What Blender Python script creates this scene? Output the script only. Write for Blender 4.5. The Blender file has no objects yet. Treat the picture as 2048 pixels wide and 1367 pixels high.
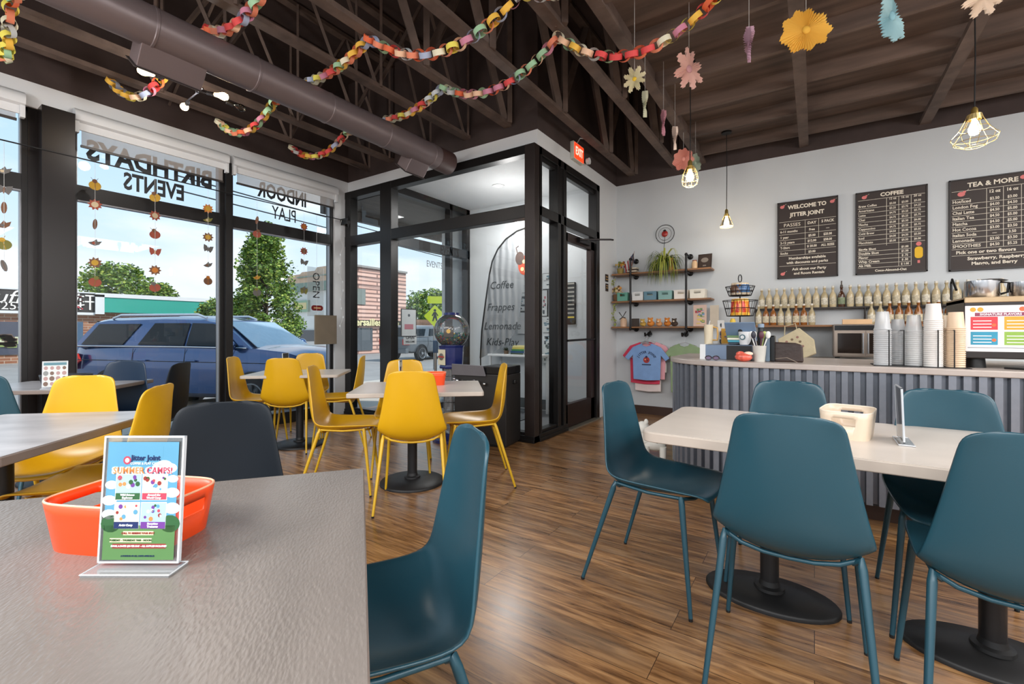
import bpy, math, random
from mathutils import Matrix, Vector
random.seed(7)
S = bpy.context.scene
COL = S.collection
PI = math.pi

# ---------------------------------------------------------------- camera
H = 1.15                      # eye height
F, HY, YAW = 910.0, 662.0, math.radians(33.6155)
cam_d = bpy.data.cameras.new('camera')
cam_d.sensor_width = 36.0
cam_d.lens = F / 2048 * 36.0
cam_d.shift_y = (HY - 683.5) / 2048
cam_d.clip_start = 0.05
cam_d.clip_end = 400
cam = bpy.data.objects.new('camera', cam_d)
COL.objects.link(cam)
cam.location = (0, 0, H)
cam.rotation_euler = (PI / 2, 0, YAW)
S.camera = cam
S.view_settings.view_transform = 'Standard'
S.view_settings.look = 'None'
S.view_settings.gamma = 1.0
S.view_settings.use_curve_mapping = False
S.view_settings.exposure = -0.12
S.cycles.max_bounces = 8
S.cycles.diffuse_bounces = 4
S.cycles.glossy_bounces = 4
S.cycles.transmission_bounces = 6
S.cycles.transparent_max_bounces = 16
S.cycles.sample_clamp_indirect = 4.0
S.cycles.use_denoising = True
S.cycles.caustics_reflective = False
S.cycles.caustics_refractive = False

def lin(h):
    if isinstance(h, str):
        h = h.lstrip('#')
        c = [int(h[i:i + 2], 16) / 255 for i in (0, 2, 4)]
        return tuple(x / 12.92 if x <= .04045 else ((x + .055) / 1.055) ** 2.4 for x in c)
    return tuple(h)

# ---------------------------------------------------------------- sky
W = bpy.data.worlds.new('sky'); S.world = W; W.use_nodes = True
nt = W.node_tree; nt.nodes.clear()
N = nt.nodes.new; L = nt.links.new
out = N('ShaderNodeOutputWorld'); bg = N('ShaderNodeBackground'); bg.inputs[1].default_value = 1.4
tc = N('ShaderNodeTexCoord'); sep = N('ShaderNodeSeparateXYZ'); L(tc.outputs['Generated'], sep.inputs[0])
rmp = N('ShaderNodeValToRGB'); L(sep.outputs[2], rmp.inputs[0])
e = rmp.color_ramp.elements
e[0].position = 0.0; e[0].color = (*lin('#e6ecf2'), 1)
e[1].position = 0.55; e[1].color = (*lin('#94c4ea'), 1)
m_ = e.new(0.2); m_.color = (*lin('#c6e0f4'), 1)
mp = N('ShaderNodeMapping'); mp.inputs['Scale'].default_value = (1.2, 1.2, 4.5); L(tc.outputs['Generated'], mp.inputs[0])
ns = N('ShaderNodeTexNoise'); ns.inputs['Scale'].default_value = 2.3; ns.inputs['Detail'].default_value = 6; L(mp.outputs[0], ns.inputs[0])
cr = N('ShaderNodeValToRGB'); L(ns.outputs[0], cr.inputs[0])
cr.color_ramp.elements[0].position = .45; cr.color_ramp.elements[1].position = .7
mx = N('ShaderNodeMixRGB'); L(cr.outputs[0], mx.inputs[0]); L(rmp.outputs[0], mx.inputs[1]); mx.inputs[2].default_value = (.93, .95, .98, 1)
L(mx.outputs[0], bg.inputs[0]); L(bg.outputs[0], out.inputs[0])

# ---------------------------------------------------------------- lights
def sun(rot, e_, ang):
    d = bpy.data.lights.new('sun', 'SUN'); d.energy = e_; d.angle = ang; d.color = (1, .95, .88)
    o = bpy.data.objects.new('sun', d); COL.objects.link(o); o.rotation_euler = rot
sun((math.radians(42), 0, math.radians(118)), 4.2, math.radians(1.5))
def area(name, loc, rot, sx, sy, e_, col=(1, .985, .97)):
    d = bpy.data.lights.new(name, 'AREA'); d.shape = 'RECTANGLE'; d.size = sx; d.size_y = sy; d.energy = e_; d.color = col
    o = bpy.data.objects.new(name, d); COL.objects.link(o); o.location = loc; o.rotation_euler = rot
    return o
ROOM_E = 88.0
# unseen area lights added to fill the room, behind and right of the camera
for lx, ly in ((-3.9, -1.6), (-1.9, -1.6), (.4, -1.6), (2.6, -1.4), (2.9, 1.2), (2.9, 3.6), (.6, -2.9), (-3, -2.9)):
    area('fill_panel', (lx, ly, 3.2), (0, 0, 0), 1.7, 1.7, ROOM_E)
area('entry_lamp', (-3.5, 4.94, 3.0), (0, 0, 0), .5, .5, 30)
def bulb(name, loc, e_, r=.12, col=(1, .975, .95)):
    d = bpy.data.lights.new(name, 'POINT'); d.energy = e_; d.shadow_soft_size = r; d.color = col
    o = bpy.data.objects.new(name, d); COL.objects.link(o); o.location = loc
    return o
bulb('entry_fill', (-3.3, 4.9, 2.45), 26, .12)  # added point light, no fixture, brightens the entry ceiling
for lx, ly in ((-3.6, -.9), (-1.2, -1.3), (1.4, -1.0), (3.2, 2.4), (3.2, .4)):  # unseen point lights added to brighten room and ceiling
    bulb('fill_point', (lx, ly, 2.35), 95, .25)

def at(px, py, x=None, y=None, z=None):
    "a point of the place measured off the photograph, on the plane x=, y= or z="
    c, s = math.cos(YAW), math.sin(YAW)
    a = (px - 1024) / F; b = (HY - py) / F
    d = (c * a - s, s * a + c, b)
    t = x / d[0] if x is not None else y / d[1] if y is not None else (z - H) / d[2]
    return Vector((t * d[0], t * d[1], H + t * d[2]))

# ---------------------------------------------------------------- materials
MATS = {}
def base(name):
    m = bpy.data.materials.new(name); m.use_nodes = True
    nt = m.node_tree
    return m, nt, nt.nodes['Principled BSDF']
def mat(name, col='#888888', rough=.5, metal=0, var=.06, vs=8, bump=0, bs=60, spec=.5, coat=0, emit=0, ecol=None, sss=0, stretch=None):
    if name in MATS: return MATS[name]
    m, nt, b = base(name); c = lin(col)
    N = nt.nodes.new; L = nt.links.new
    b.inputs['Roughness'].default_value = rough; b.inputs['Metallic'].default_value = metal
    b.inputs['Specular IOR Level'].default_value = spec; b.inputs['Coat Weight'].default_value = coat
    tc = N('ShaderNodeTexCoord'); src = tc.outputs['Object']
    if stretch:
        mp = N('ShaderNodeMapping'); mp.inputs['Scale'].default_value = stretch; L(src, mp.inputs[0]); src = mp.outputs[0]
    ns = N('ShaderNodeTexNoise'); ns.inputs['Scale'].default_value = vs; ns.inputs['Detail'].default_value = 4; L(src, ns.inputs[0])
    r = N('ShaderNodeValToRGB'); L(ns.outputs[0], r.inputs[0])
    r.color_ramp.elements[0].position = .3; r.color_ramp.elements[1].position = .7
    r.color_ramp.elements[0].color = (*[x * (1 - var) for x in c], 1)
    r.color_ramp.elements[1].color = (*[min(1, x * (1 + var)) for x in c], 1)
    L(r.outputs[0], b.inputs['Base Color'])
    if bump:
        n2 = N('ShaderNodeTexNoise'); n2.inputs['Scale'].default_value = bs; n2.inputs['Detail'].default_value = 3; L(src, n2.inputs[0])
        bp = N('ShaderNodeBump'); bp.inputs['Strength'].default_value = bump; bp.inputs['Distance'].default_value = .004
        L(n2.outputs[0], bp.inputs['Height']); L(bp.outputs[0], b.inputs['Normal'])
    if emit:
        b.inputs['Emission Color'].default_value = (*lin(ecol or col), 1); b.inputs['Emission Strength'].default_value = emit
    MATS[name] = m
    return m
def glass(name, tint=(1, 1, 1), refl=1.0, rough=0.0, opac=0.0):
    "thin pane: clear, with the mirror share a sheet of glass has"
    if name in MATS: return MATS[name]
    m = bpy.data.materials.new(name); m.use_nodes = True; nt = m.node_tree; nt.nodes.clear()
    N = nt.nodes.new; L = nt.links.new
    o = N('ShaderNodeOutputMaterial'); t = N('ShaderNodeBsdfTransparent'); g = N('ShaderNodeBsdfGlossy'); f = N('ShaderNodeFresnel'); mx = N('ShaderNodeMixShader')
    t.inputs[0].default_value = (*tint, 1); g.inputs['Roughness'].default_value = rough; f.inputs[0].default_value = 1.45
    mu = N('ShaderNodeMath'); mu.operation = 'MULTIPLY'; mu.inputs[1].default_value = refl; L(f.outputs[0], mu.inputs[0])
    L(mu.outputs[0], mx.inputs[0]); L(t.outputs[0], mx.inputs[1]); L(g.outputs[0], mx.inputs[2])
    last = mx.outputs[0]
    if opac:
        d = N('ShaderNodeBsdfDiffuse'); d.inputs[0].default_value = (.8, .82, .84, 1); m2 = N('ShaderNodeMixShader'); m2.inputs[0].default_value = opac
        L(last, m2.inputs[1]); L(d.outputs[0], m2.inputs[2]); last = m2.outputs[0]
    L(last, o.inputs[0]); MATS[name] = m
    return m
def wood_floor():
    m, nt, b = base('wood plank floor'); N = nt.nodes.new; L = nt.links.new
    tc = N('ShaderNodeTexCoord'); src = tc.outputs['Object']
    br = N('ShaderNodeTexBrick'); L(src, br.inputs[0])
    br.inputs['Scale'].default_value = 1; br.inputs['Brick Width'].default_value = 1.25; br.inputs['Row Height'].default_value = .15
    br.inputs['Mortar Size'].default_value = .0012; br.inputs['Mortar Smooth'].default_value = .1; br.offset = .37
    br.inputs['Color1'].default_value = (0, 0, 0, 1); br.inputs['Color2'].default_value = (1, 1, 1, 1); br.inputs['Mortar'].default_value = (.5, .5, .5, 1)
    # shift the grain from plank to plank
    sc = N('ShaderNodeVectorMath'); sc.operation = 'SCALE'; sc.inputs['Scale'].default_value = 7.3; L(br.outputs['Color'], sc.inputs[0])
    ad = N('ShaderNodeVectorMath'); L(src, ad.inputs[0]); L(sc.outputs[0], ad.inputs[1])
    mp = N('ShaderNodeMapping'); mp.inputs['Scale'].default_value = (1.6, 17, 1); L(ad.outputs[0], mp.inputs[0])
    n1 = N('ShaderNodeTexNoise'); n1.inputs['Scale'].default_value = 2.2; n1.inputs['Detail'].default_value = 8; n1.inputs['Roughness'].default_value = .62; n1.inputs['Distortion'].default_value = .6; L(mp.outputs[0], n1.inputs[0])
    r = N('ShaderNodeValToRGB'); L(n1.outputs[0], r.inputs[0]); e = r.color_ramp.elements
    e[0].position = .3; e[0].color = (*lin('#43290f'), 1); e[1].position = .72; e[1].color = (*lin('#b08a5f'), 1)
    k = e.new(.44); k.color = (*lin('#74502f'), 1); k = e.new(.56); k.color = (*lin('#946c44'), 1)
    hs = N('ShaderNodeHueSaturation'); L(r.outputs[0], hs.inputs['Color'])
    vr = N('ShaderNodeMapRange'); vr.inputs['To Min'].default_value = .78; vr.inputs['To Max'].default_value = 1.2; L(br.outputs['Color'], vr.inputs[0]); L(vr.outputs[0], hs.inputs['Value'])
    mp2 = N('ShaderNodeMapping'); mp2.inputs['Scale'].default_value = (1, 5, 1); L(ad.outputs[0], mp2.inputs[0])
    n2 = N('ShaderNodeTexNoise'); n2.inputs['Scale'].default_value = 1.7; n2.inputs['Detail'].default_value = 3; L(mp2.outputs[0], n2.inputs[0])
    mxg = N('ShaderNodeMixRGB'); mxg.blend_type = 'MIX'; L(hs.outputs[0], mxg.inputs[1]); mxg.inputs[2].default_value = (*lin('#8f7a64'), 1)
    gr = N('ShaderNodeMapRange'); gr.inputs['From Min'].default_value = .5; gr.inputs['From Max'].default_value = .75; gr.inputs['To Max'].default_value = .45; L(n2.outputs[0], gr.inputs[0]); L(gr.outputs[0], mxg.inputs[0])
    dk = N('ShaderNodeMixRGB'); dk.blend_type = 'MIX'; L(br.outputs['Fac'], dk.inputs[0]); L(mxg.outputs[0], dk.inputs[1]); dk.inputs[2].default_value = (*lin('#2b1a0e'), 1)
    L(dk.outputs[0], b.inputs['Base Color'])
    b.inputs['Coat Weight'].default_value = .25; b.inputs['Coat Roughness'].default_value = .22
    rr = N('ShaderNodeMapRange'); rr.inputs['To Min'].default_value = .22; rr.inputs['To Max'].default_value = .38; L(n1.outputs[0], rr.inputs[0]); L(rr.outputs[0], b.inputs['Roughness'])
    bp = N('ShaderNodeBump'); bp.inputs['Strength'].default_value = .25; bp.inputs['Distance'].default_value = .002; L(n1.outputs[0], bp.inputs['Height']); L(bp.outputs[0], b.inputs['Normal'])
    return m
def brick(name, c1, c2, mortar, w=.22, h=.07, rot=None, ms=.012):
    m, nt, b = base(name); N = nt.nodes.new; L = nt.links.new
    tc = N('ShaderNodeTexCoord'); sp = N('ShaderNodeSeparateXYZ'); mp = N('ShaderNodeCombineXYZ'); L(tc.outputs['Object'], sp.inputs[0]); L(sp.outputs[1], mp.inputs[0]); L(sp.outputs[2], mp.inputs[1])
    br = N('ShaderNodeTexBrick'); L(mp.outputs[0], br.inputs[0]); br.inputs['Scale'].default_value = 1
    br.inputs['Brick Width'].default_value = w; br.inputs['Row Height'].default_value = h; br.inputs['Mortar Size'].default_value = ms
    br.inputs['Color1'].default_value = (*lin(c1), 1); br.inputs['Color2'].default_value = (*lin(c2), 1); br.inputs['Mortar'].default_value = (*lin(mortar), 1)
    L(br.outputs['Color'], b.inputs['Base Color']); b.inputs['Roughness'].default_value = .85
    return m
BLACK = mat('black anodised frame', '#1d1b1b', .38, .3, .05)
DBROWN = mat('dark brown ceiling paint', '#3d302d', .8, 0, .16, 5, .1, 30)
DBROWN2 = mat('dark brown timber', '#5d4d45', .72, 0, .3, 7, .25, 40, stretch=(1, 1, 1))
TIMB_X = mat('brown deck plywood', '#5a4940', .75, 0, .4, 3.5, .2, 30, stretch=(.35, 3.5, 3.5))
WHITE = mat('white wall paint', '#c8cccf', .75, 0, .02, 2, .12, 25)
GWHITE = mat('smooth white paint', '#dadcde', .55, 0, .015, 3)
CHROME = mat('polished steel', '#c9c9cb', .18, 1.0, .03)
STEEL = mat('brushed steel', '#8d8c8a', .35, 1.0, .06, 20)
BLK = mat('matt black metal', '#161617', .5, .2, .05)
BLKG = mat('glossy black plastic', '#0d0d0f', .18, 0, .03)
TEAL = mat('teal moulded plastic', '#1e4654', .33, 0, .03, 3, .03, 250)
TEALM = mat('teal painted tube', '#1e4654', .38, .1, .03)
NAVY = mat('navy moulded plastic', '#12283f', .42, 0, .04)
CHAR = mat('charcoal moulded plastic', '#0d151d', .5, 0, .04, spec=.25)
YEL = mat('yellow moulded plastic', '#d1a012', .32, 0, .03, 3)
YELM = mat('yellow painted tube', '#c9a01f', .4, .1, .03)
PANE = glass('clear window glass', (.97, .985, .98), 1.0)
ACRYL = glass('clear acrylic', (.96, .98, .98), 1.6, 0, .04)

# ---------------------------------------------------------------- mesh helpers
class MB:
    def __init__(s): s.v = []; s.f = []; s.m = []
    def add(s, vs, fs, mi=0, M=None):
        n = len(s.v)
        s.v += [tuple(M @ Vector(v)) if M else tuple(v) for v in vs]
        s.f += [tuple(i + n for i in f) for f in fs]; s.m += [mi] * len(fs)
        return s
    def bb(s, x0, x1, y0, y1, z0, z1, mi=0, M=None):
        vs = [(x, y, z) for z in (z0, z1) for y in (y0, y1) for x in (x0, x1)]
        return s.add(vs, [(0, 2, 3, 1), (4, 5, 7, 6), (0, 1, 5, 4), (2, 6, 7, 3), (0, 4, 6, 2), (1, 3, 7, 5)], mi, M)
    def bx(s, c, d, mi=0, M=None):
        return s.bb(c[0] - d[0] / 2, c[0] + d[0] / 2, c[1] - d[1] / 2, c[1] + d[1] / 2, c[2] - d[2] / 2, c[2] + d[2] / 2, mi, M)
    def lathe(s, prof, n=24, mi=0, M=None, sx=1, sy=1):
        vs = []; fs = []; idx = []
        for r, z in prof:
            if r < 1e-6: idx.append([len(vs)] * n); vs.append((0, 0, z))
            else:
                idx.append(list(range(len(vs), len(vs) + n)))
                vs += [(r * sx * math.cos(2 * PI * k / n), r * sy * math.sin(2 * PI * k / n), z) for k in range(n)]
        for a, b in zip(idx, idx[1:]):
            for k in range(n):
                q = [a[k], a[(k + 1) % n], b[(k + 1) % n], b[k]]; u = []
                [u.append(i) for i in q if i not in u]
                if len(u) > 2: fs.append(tuple(u))
        return s.add(vs, fs, mi, M)
    def tube(s, pts, r, n=8, mi=0, M=None, closed=False, cap=True, flat=1.0):
        pts = [Vector(p) for p in pts]; R = r if isinstance(r, (list, tuple)) else [r] * len(pts)
        vs = []; fs = []; up = None; m = len(pts)
        for i, p in enumerate(pts):
            a = pts[(i - 1) % m] if closed or i > 0 else p; b = pts[(i + 1) % m] if closed or i < m - 1 else p
            t = (b - a).normalized()
            if up is None:
                up = Vector((0, 0, 1)) if abs(t.z) < .9 else Vector((1, 0, 0))
            u = (up - t * up.dot(t)).normalized(); w = t.cross(u); up = u
            vs += [p + (u * math.cos(2 * PI * k / n) + w * math.sin(2 * PI * k / n) * flat) * R[i] for k in range(n)]
        for i in range(m if closed else m - 1):
            for k in range(n):
                j = (i + 1) % m
                fs.append((i * n + k, i * n + (k + 1) % n, j * n + (k + 1) % n, j * n + k))
        if cap and not closed:
            fs.append(tuple(range(n))[::-1]); fs.append(tuple(range((m - 1) * n, m * n)))
        return s.add(vs, fs, mi, M)
    def prism(s, poly, d0, d1, mi=0, M=None):
        "polygon in local xy pushed from z=d0 to z=d1"
        n = len(poly)
        vs = [(x, y, d0) for x, y in poly] + [(x, y, d1) for x, y in poly]
        fs = [tuple(range(n))[::-1], tuple(range(n, 2 * n))] + [(i, (i + 1) % n, n + (i + 1) % n, n + i) for i in range(n)]
        return s.add(vs, fs, mi, M)
    def grid(s, P, mi=0, M=None, wrap=False):
        r, c = len(P), len(P[0]); vs = [p for row in P for p in row]; fs = []
        for i in range(r - 1):
            for j in range(c if wrap else c - 1):
                k = (j + 1) % c; fs.append((i * c + j, i * c + k, (i + 1) * c + k, (i + 1) * c + j))
        return s.add(vs, fs, mi, M)
    def ball(s, c, r, mi=0, n=12, sq=(1, 1, 1)):
        prof = [(math.sin(PI * k / 8) if 0 < k < 8 else 0, -math.cos(PI * k / 8)) for k in range(9)]
        return s.lathe(prof, n, mi, Matrix.Translation(c) @ Matrix.Diagonal((r * sq[0], r * sq[1], r * sq[2], 1)))
    def text(s, body, size, M, mi=0, align='CENTER', ex=.0008, bold=0, wide=1.0, shear=0):
        cu = bpy.data.curves.new('t', 'FONT'); cu.body = body; cu.size = size; cu.align_x = align; cu.align_y = 'CENTER'
        cu.extrude = ex; cu.offset = bold * size; cu.resolution_u = 2; cu.shear = shear; cu.space_line = 1.0
        ob = bpy.data.objects.new('t', cu); me = ob.to_mesh()
        D = Matrix.Diagonal((wide, 1, 1, 1))
        s.add([v.co[:] for v in me.vertices], [tuple(p.vertices) for p in me.polygons], mi, M @ D)
        ob.to_mesh_clear(); bpy.data.objects.remove(ob); bpy.data.curves.remove(cu)
        return s
    def mesh(s, name, mats, smooth=0):
        me = bpy.data.meshes.new(name); me.from_pydata(s.v, [], s.f)
        for m in (mats if isinstance(mats, (list, tuple)) else [mats]): me.materials.append(m)
        me.polygons.foreach_set('material_index', s.m); me.validate(); me.update()
        if smooth:
            me.polygons.foreach_set('use_smooth', [True] * len(me.polygons)); me.set_sharp_from_angle(angle=math.radians(smooth))
        return me
    def build(s, name, mats, parent=None, smooth=0, loc=None, rz=0, bevel=0, solid=0, sub=0, **tags):
        o = bpy.data.objects.new(name, s.mesh(name, mats, smooth)); COL.objects.link(o)
        if loc is not None: o.location = loc
        if rz: o.rotation_euler = (0, 0, rz)
        if parent: o.parent = parent
        if solid:
            md = o.modifiers.new('s', 'SOLIDIFY'); md.thickness = solid; md.offset = 0
        if sub:
            md = o.modifiers.new('u', 'SUBSURF'); md.levels = sub; md.render_levels = sub
        if bevel:
            md = o.modifiers.new('b', 'BEVEL'); md.width = bevel; md.segments = 2; md.limit_method = 'ANGLE'; md.angle_limit = math.radians(40)
        for k, v in tags.items(): o['category' if k == 'cat' else k] = v
        return o
def empty(name, loc, rz=0, label=None, cat=None, group=None):
    o = bpy.data.objects.new(name, None); COL.objects.link(o); o.location = loc; o.rotation_euler = (0, 0, rz); o.empty_display_size = .05
    if label: o['label'] = label
    if cat: o['category'] = cat
    if group: o['group'] = group
    return o
def copy_tree(o, parent=None, loc=None, rz=None, label=None, group=None):
    c = o.copy(); COL.objects.link(c)
    if parent: c.parent = parent
    if loc is not None: c.location = loc
    if rz is not None: c.rotation_euler = (0, 0, rz)
    if label: c['label'] = label
    if group: c['group'] = group
    for ch in KIDS.get(o.name, []) if o.name in KIDS else [k for k in bpy.data.objects if k.parent == o]:
        copy_tree(ch, c)
    return c
KIDS = {}
def remember(o):
    ks = [k for k in bpy.data.objects if k.parent == o]; KIDS[o.name] = ks
    for k in ks: remember(k)
def frm(o, x, y):
    "matrix whose local x, y axes lie along x, y at o"
    x = Vector(x).normalized(); y = Vector(y).normalized(); z = x.cross(y)
    return Matrix(((x.x, y.x, z.x, o[0]), (x.y, y.y, z.y, o[1]), (x.z, y.z, z.z, o[2]), (0, 0, 0, 1)))
def RZ(a): return Matrix.Rotation(a, 4, 'Z')
def RX(a): return Matrix.Rotation(a, 4, 'X')
def RY(a): return Matrix.Rotation(a, 4, 'Y')
def T(x, y, z): return Matrix.Translation((x, y, z))
def BACK(x, z, y=6.31): return frm((x, y, z), (1, 0, 0), (0, 0, 1))      # sheet on the back wall, facing the room
def rrect(w, h, r, n=5):
    p = []
    for cx, cy, a0 in ((w / 2 - r, h / 2 - r, 0), (-w / 2 + r, h / 2 - r, 90), (-w / 2 + r, -h / 2 + r, 180), (w / 2 - r, -h / 2 + r, 270)):
        p += [(cx + r * math.cos(math.radians(a0 + 90 * k / n)), cy + r * math.sin(math.radians(a0 + 90 * k / n))) for k in range(n + 1)]
    return p
def disc(r, n=20, sx=1, sy=1): return [(r * sx * math.cos(2 * PI * k / n), r * sy * math.sin(2 * PI * k / n)) for k in range(n)]
def star(n, r0, r1, ph=0): return [((r0 if k % 2 == 0 else r1) * math.cos(PI * k / n + ph), (r0 if k % 2 == 0 else r1) * math.sin(PI * k / n + ph)) for k in range(2 * n)]
# ================================================================ the setting
XW, YV, XV, YB, ZT = -5.473, 4.062, -2.384, 6.314, 3.24
ZH, ZR0, ZR1 = 3.083, 2.33, 2.465        # door-head frame top, transom rail
def struct(name, mb, mats, **k): return mb.build(name, mats, kind='structure', **k)
FLOORM = wood_floor()
struct('floor', MB().bb(XW - .15, 4.4, -3.8, YB + .1, -.3, 0), FLOORM)
# back wall: white below, brown above
struct('wall_back', MB().bb(XV, 4.4, YB, YB + .2, 0, ZT, 0).bb(XV - 3.2, 4.4, YB, YB + .2, ZT, 4.7, 1), [WHITE, DBROWN])
struct('baseboard_back', MB().bb(XV + .1, 4.2, YB - .018, YB, 0, .115), mat('brown baseboard', '#3b2418', .5))
struct('wall_right', MB().bb(4.2, 4.4, -3.8, YB, 0, 4.7), WHITE)
# window wall
ww = MB()
ww.bb(XW - .2, XW, -3.8, YV + .1, 3.03, ZT, 0)                     # white band over the glass
ww.bb(XW - .2, XW, 3.85, YV, 0, 3.03, 0)                           # white pier at the corner
ww.bb(XW - .2, XW, -3.8, YV + .1, ZT, 4.7, 1)
struct('wall_left', ww, [GWHITE, DBROWN])
struct('trim_1', MB().bb(XW - .12, XW + .13, .985, 1.19, 0, 3.035).bb(XW - .2, XW - .02, .93, .985, 0, 3.03).bb(XW + .0, XW + .02, 1.19, 1.205, 0, 2.9), mat('dark column cladding', '#171110', .32, .2))
def window(n, y0, y1, pane_rows=((.14, ZR0), (ZR1, 3.03))):
    r = empty('window_%d' % n, (XW - .08, (y0 + y1) / 2, 0)); r['kind'] = 'structure'
    w = (y1 - y0) / 2
    f = MB()
    f.bb(-.05, .05, -w, w, 0, .14).bb(-.045, .045, -w, w, ZR0, ZR1).bb(-.05, .05, -w, -w + .035, .14, 3.03).bb(-.05, .05, w - .035, w, .14, 3.03).bb(-.05, .05, -w, w, 3.0, 3.03)
    f.build('window_frame', BLACK, r)
    f2 = MB()
    for s_ in (-1, 1):
        f2.bb(-.02, .035, s_ * (w - .035) - .008, s_ * (w - .035) + .008, .14, 3.0)
    f2.bb(.0, .05, -w + .04, w - .04, ZR0 - .012, ZR0)
    f2.build('glazing_bead', mat('grey aluminium bead', '#8c8c90', .35, .7), r)
    for z0, z1 in pane_rows:
        MB().add([(0, -w + .03, z0), (0, w - .03, z0), (0, w - .03, z1), (0, -w + .03, z1)], [(0, 1, 2, 3)]).build('pane', PANE, r)
window(1, -1.35, .93); window(2, 1.2, 2.45); window(3, 2.515, 3.84); window(4, -3.7, -1.5)
struct('trim_2', MB().bb(XW - .15, XW + .03, 2.45, 2.515, 0, 3.03), BLACK)
struct('trim_3', MB().bb(XW - .15, XW + .05, -1.5, -1.35, 0, 3.03), BLACK)
# vestibule: header, brown wall above, glazed screens
vh = MB()
vh.bb(XW - .1, XV, YV, YV + .15, ZH, ZT, 0).bb(XW - .1, XV, YV, YV + .15, ZT, 4.7, 1)
struct('wall_vestibule_front', vh, [GWHITE, DBROWN])
vs_ = MB()
vs_.bb(XV - .15, XV, YV + .15, YB, ZH, ZT, 0).bb(XV - .15, XV, YV + .15, YB, ZT, 4.7, 1).bb(XV - .15, XV, 5.70, YB, 0, ZH, 0)
struct('wall_vestibule_side', vs_, [GWHITE, DBROWN])
struct('wall_vestibule_back', MB().bb(-5.2, XV - .15, 5.70, YB, 0, 3.1).bb(-5.2, XV - .15, 5.69, 5.70, .0, .09), WHITE)
struct('ceiling_vestibule', MB().bb(-4.66, XV - .1, YV + .1, 5.72, ZH, ZH + .04), GWHITE)
VF = mat('grey vestibule tile', '#6f7478', .45, 0, .1, 6)
struct('floor_vestibule', MB().bb(XW, XV - .04, YV + .1, 5.70, 0, .012), VF)
struct('baseboard_vestibule', MB().bb(-4.6, XV - .16, 5.67, 5.69, .03, .17), mat('grey baseboard', '#4d5153', .5))
wf = empty('window_5', (-3.93, YV, 0)); wf['kind'] = 'structure'
f = MB()
def vx(x0, x1, z0, z1, d=.06, mb=f): mb.bb(x0 + 3.93, x1 + 3.93, -d, d, z0, z1)
vx(XW + .01, -5.345, 0, ZH); vx(-4.737, -4.526, 0, ZH); vx(XW, -2.49, ZR0, ZR1, .058); vx(XW, -2.49, 2.99, ZH, .058)
vx(XW, XV, 0, .035, .075); vx(XW, XV, .0, .07, .065); vx(-5.345, -2.49, .07, .1, .05)
f.build('window_frame', BLACK, wf, bevel=.004)
f = MB(); vx(-2.505, XV, 0, ZH, .06, f); f.build('corner_post', mat('bronze anodised post', '#2e2624', .4, .3), wf, bevel=.004)
for x0, x1, z0, z1 in ((-5.345, -4.737, .1, ZR0), (-5.345, -4.737, ZR1, 2.99), (-4.526, -2.505, .1, ZR0), (-4.526, -2.505, ZR1, 2.99)):
    MB().add([(x0 + 3.93, 0, z0), (x1 + 3.93, 0, z0), (x1 + 3.93, 0, z1), (x0 + 3.93, 0, z1)], [(0, 1, 2, 3)]).build('pane', PANE, wf)
ws = empty('window_6', (XV - .06, 4.6, 0)); ws['kind'] = 'structure'
f = MB()
def vy(y0, y1, z0, z1, d=.06, mb=None): (mb or f).bb(-d, d, y0 - 4.6, y1 - 4.6, z0, z1)
vy(4.10, 4.16, 0, ZH); vy(4.52, 4.59, 0, ZH); vy(4.59, 4.75, ZR1 - .1, ZH, .05); vy(4.66, 4.72, 0, ZH); vy(4.1, 5.7, ZR0 + .03, ZR1); vy(4.1, 5.7, 3.0, ZH)
vy(5.60, 5.70, 0, ZH); vy(4.1, 4.75, 0, .04, .075); vy(4.1, 4.75, .0, .08, .065); vy(4.16, 4.52, .08, .11, .045)
vy(4.16, 4.52, 2.955, 3.0, .03); vy(4.75, 5.6, 2.95, 3.0, .03)
f.build('window_frame', BLACK, ws, bevel=.004)
for y0, y1, z0, z1 in ((4.16, 4.52, .1, ZR0), (4.16, 4.52, ZR1, 3.0), (4.72, 5.6, ZR1, 3.0)):
    MB().add([(0, y0 - 4.6, z0), (0, y1 - 4.6, z0), (0, y1 - 4.6, z1), (0, y0 - 4.6, z1)], [(0, 1, 2, 3)]).build('pane', PANE, ws)
dr = empty('door_1', (XV - .06, 4.75, 0)); dr['kind'] = 'structure'
f = MB(); f.bb(-.03, .035, 0, .055, .02, 2.31).bb(-.03, .035, .72, .83, .02, 2.31).bb(-.03, .035, 0, .83, .02, .29).bb(-.03, .035, 0, .83, 2.2, 2.31)
f.build('door_leaf', mat('dark brown door rail', '#2a1a17', .42, .3), dr, bevel=.004)
MB().add([(0, .05, .28), (0, .73, .28), (0, .73, 2.21), (0, .05, 2.21)], [(0, 1, 2, 3)]).build('pane', PANE, dr)
MB().tube([(.05, .02, 1.04), (.05, .8, 1.05)], .013).tube([(.03, .04, 1.04), (.05, .04, 1.04)], .01).tube([(.03, .78, 1.05), (.05, .78, 1.05)], .01).build('push_bar', BLK, dr)
MB().bb(.035, .075, .3, .62, 2.235, 2.29).tube([(.06, .34, 2.27), (.34, .62, 2.285), (.36, .66, 2.285)], .011, 6).build('door_closer', mat('dark closer metal', '#1c1718', .35, .6), dr)
MB().bb(-.1, .1, .0, .9, 0, .012).build('threshold', mat('worn aluminium threshold', '#a9a394', .4, .7), dr)
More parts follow.
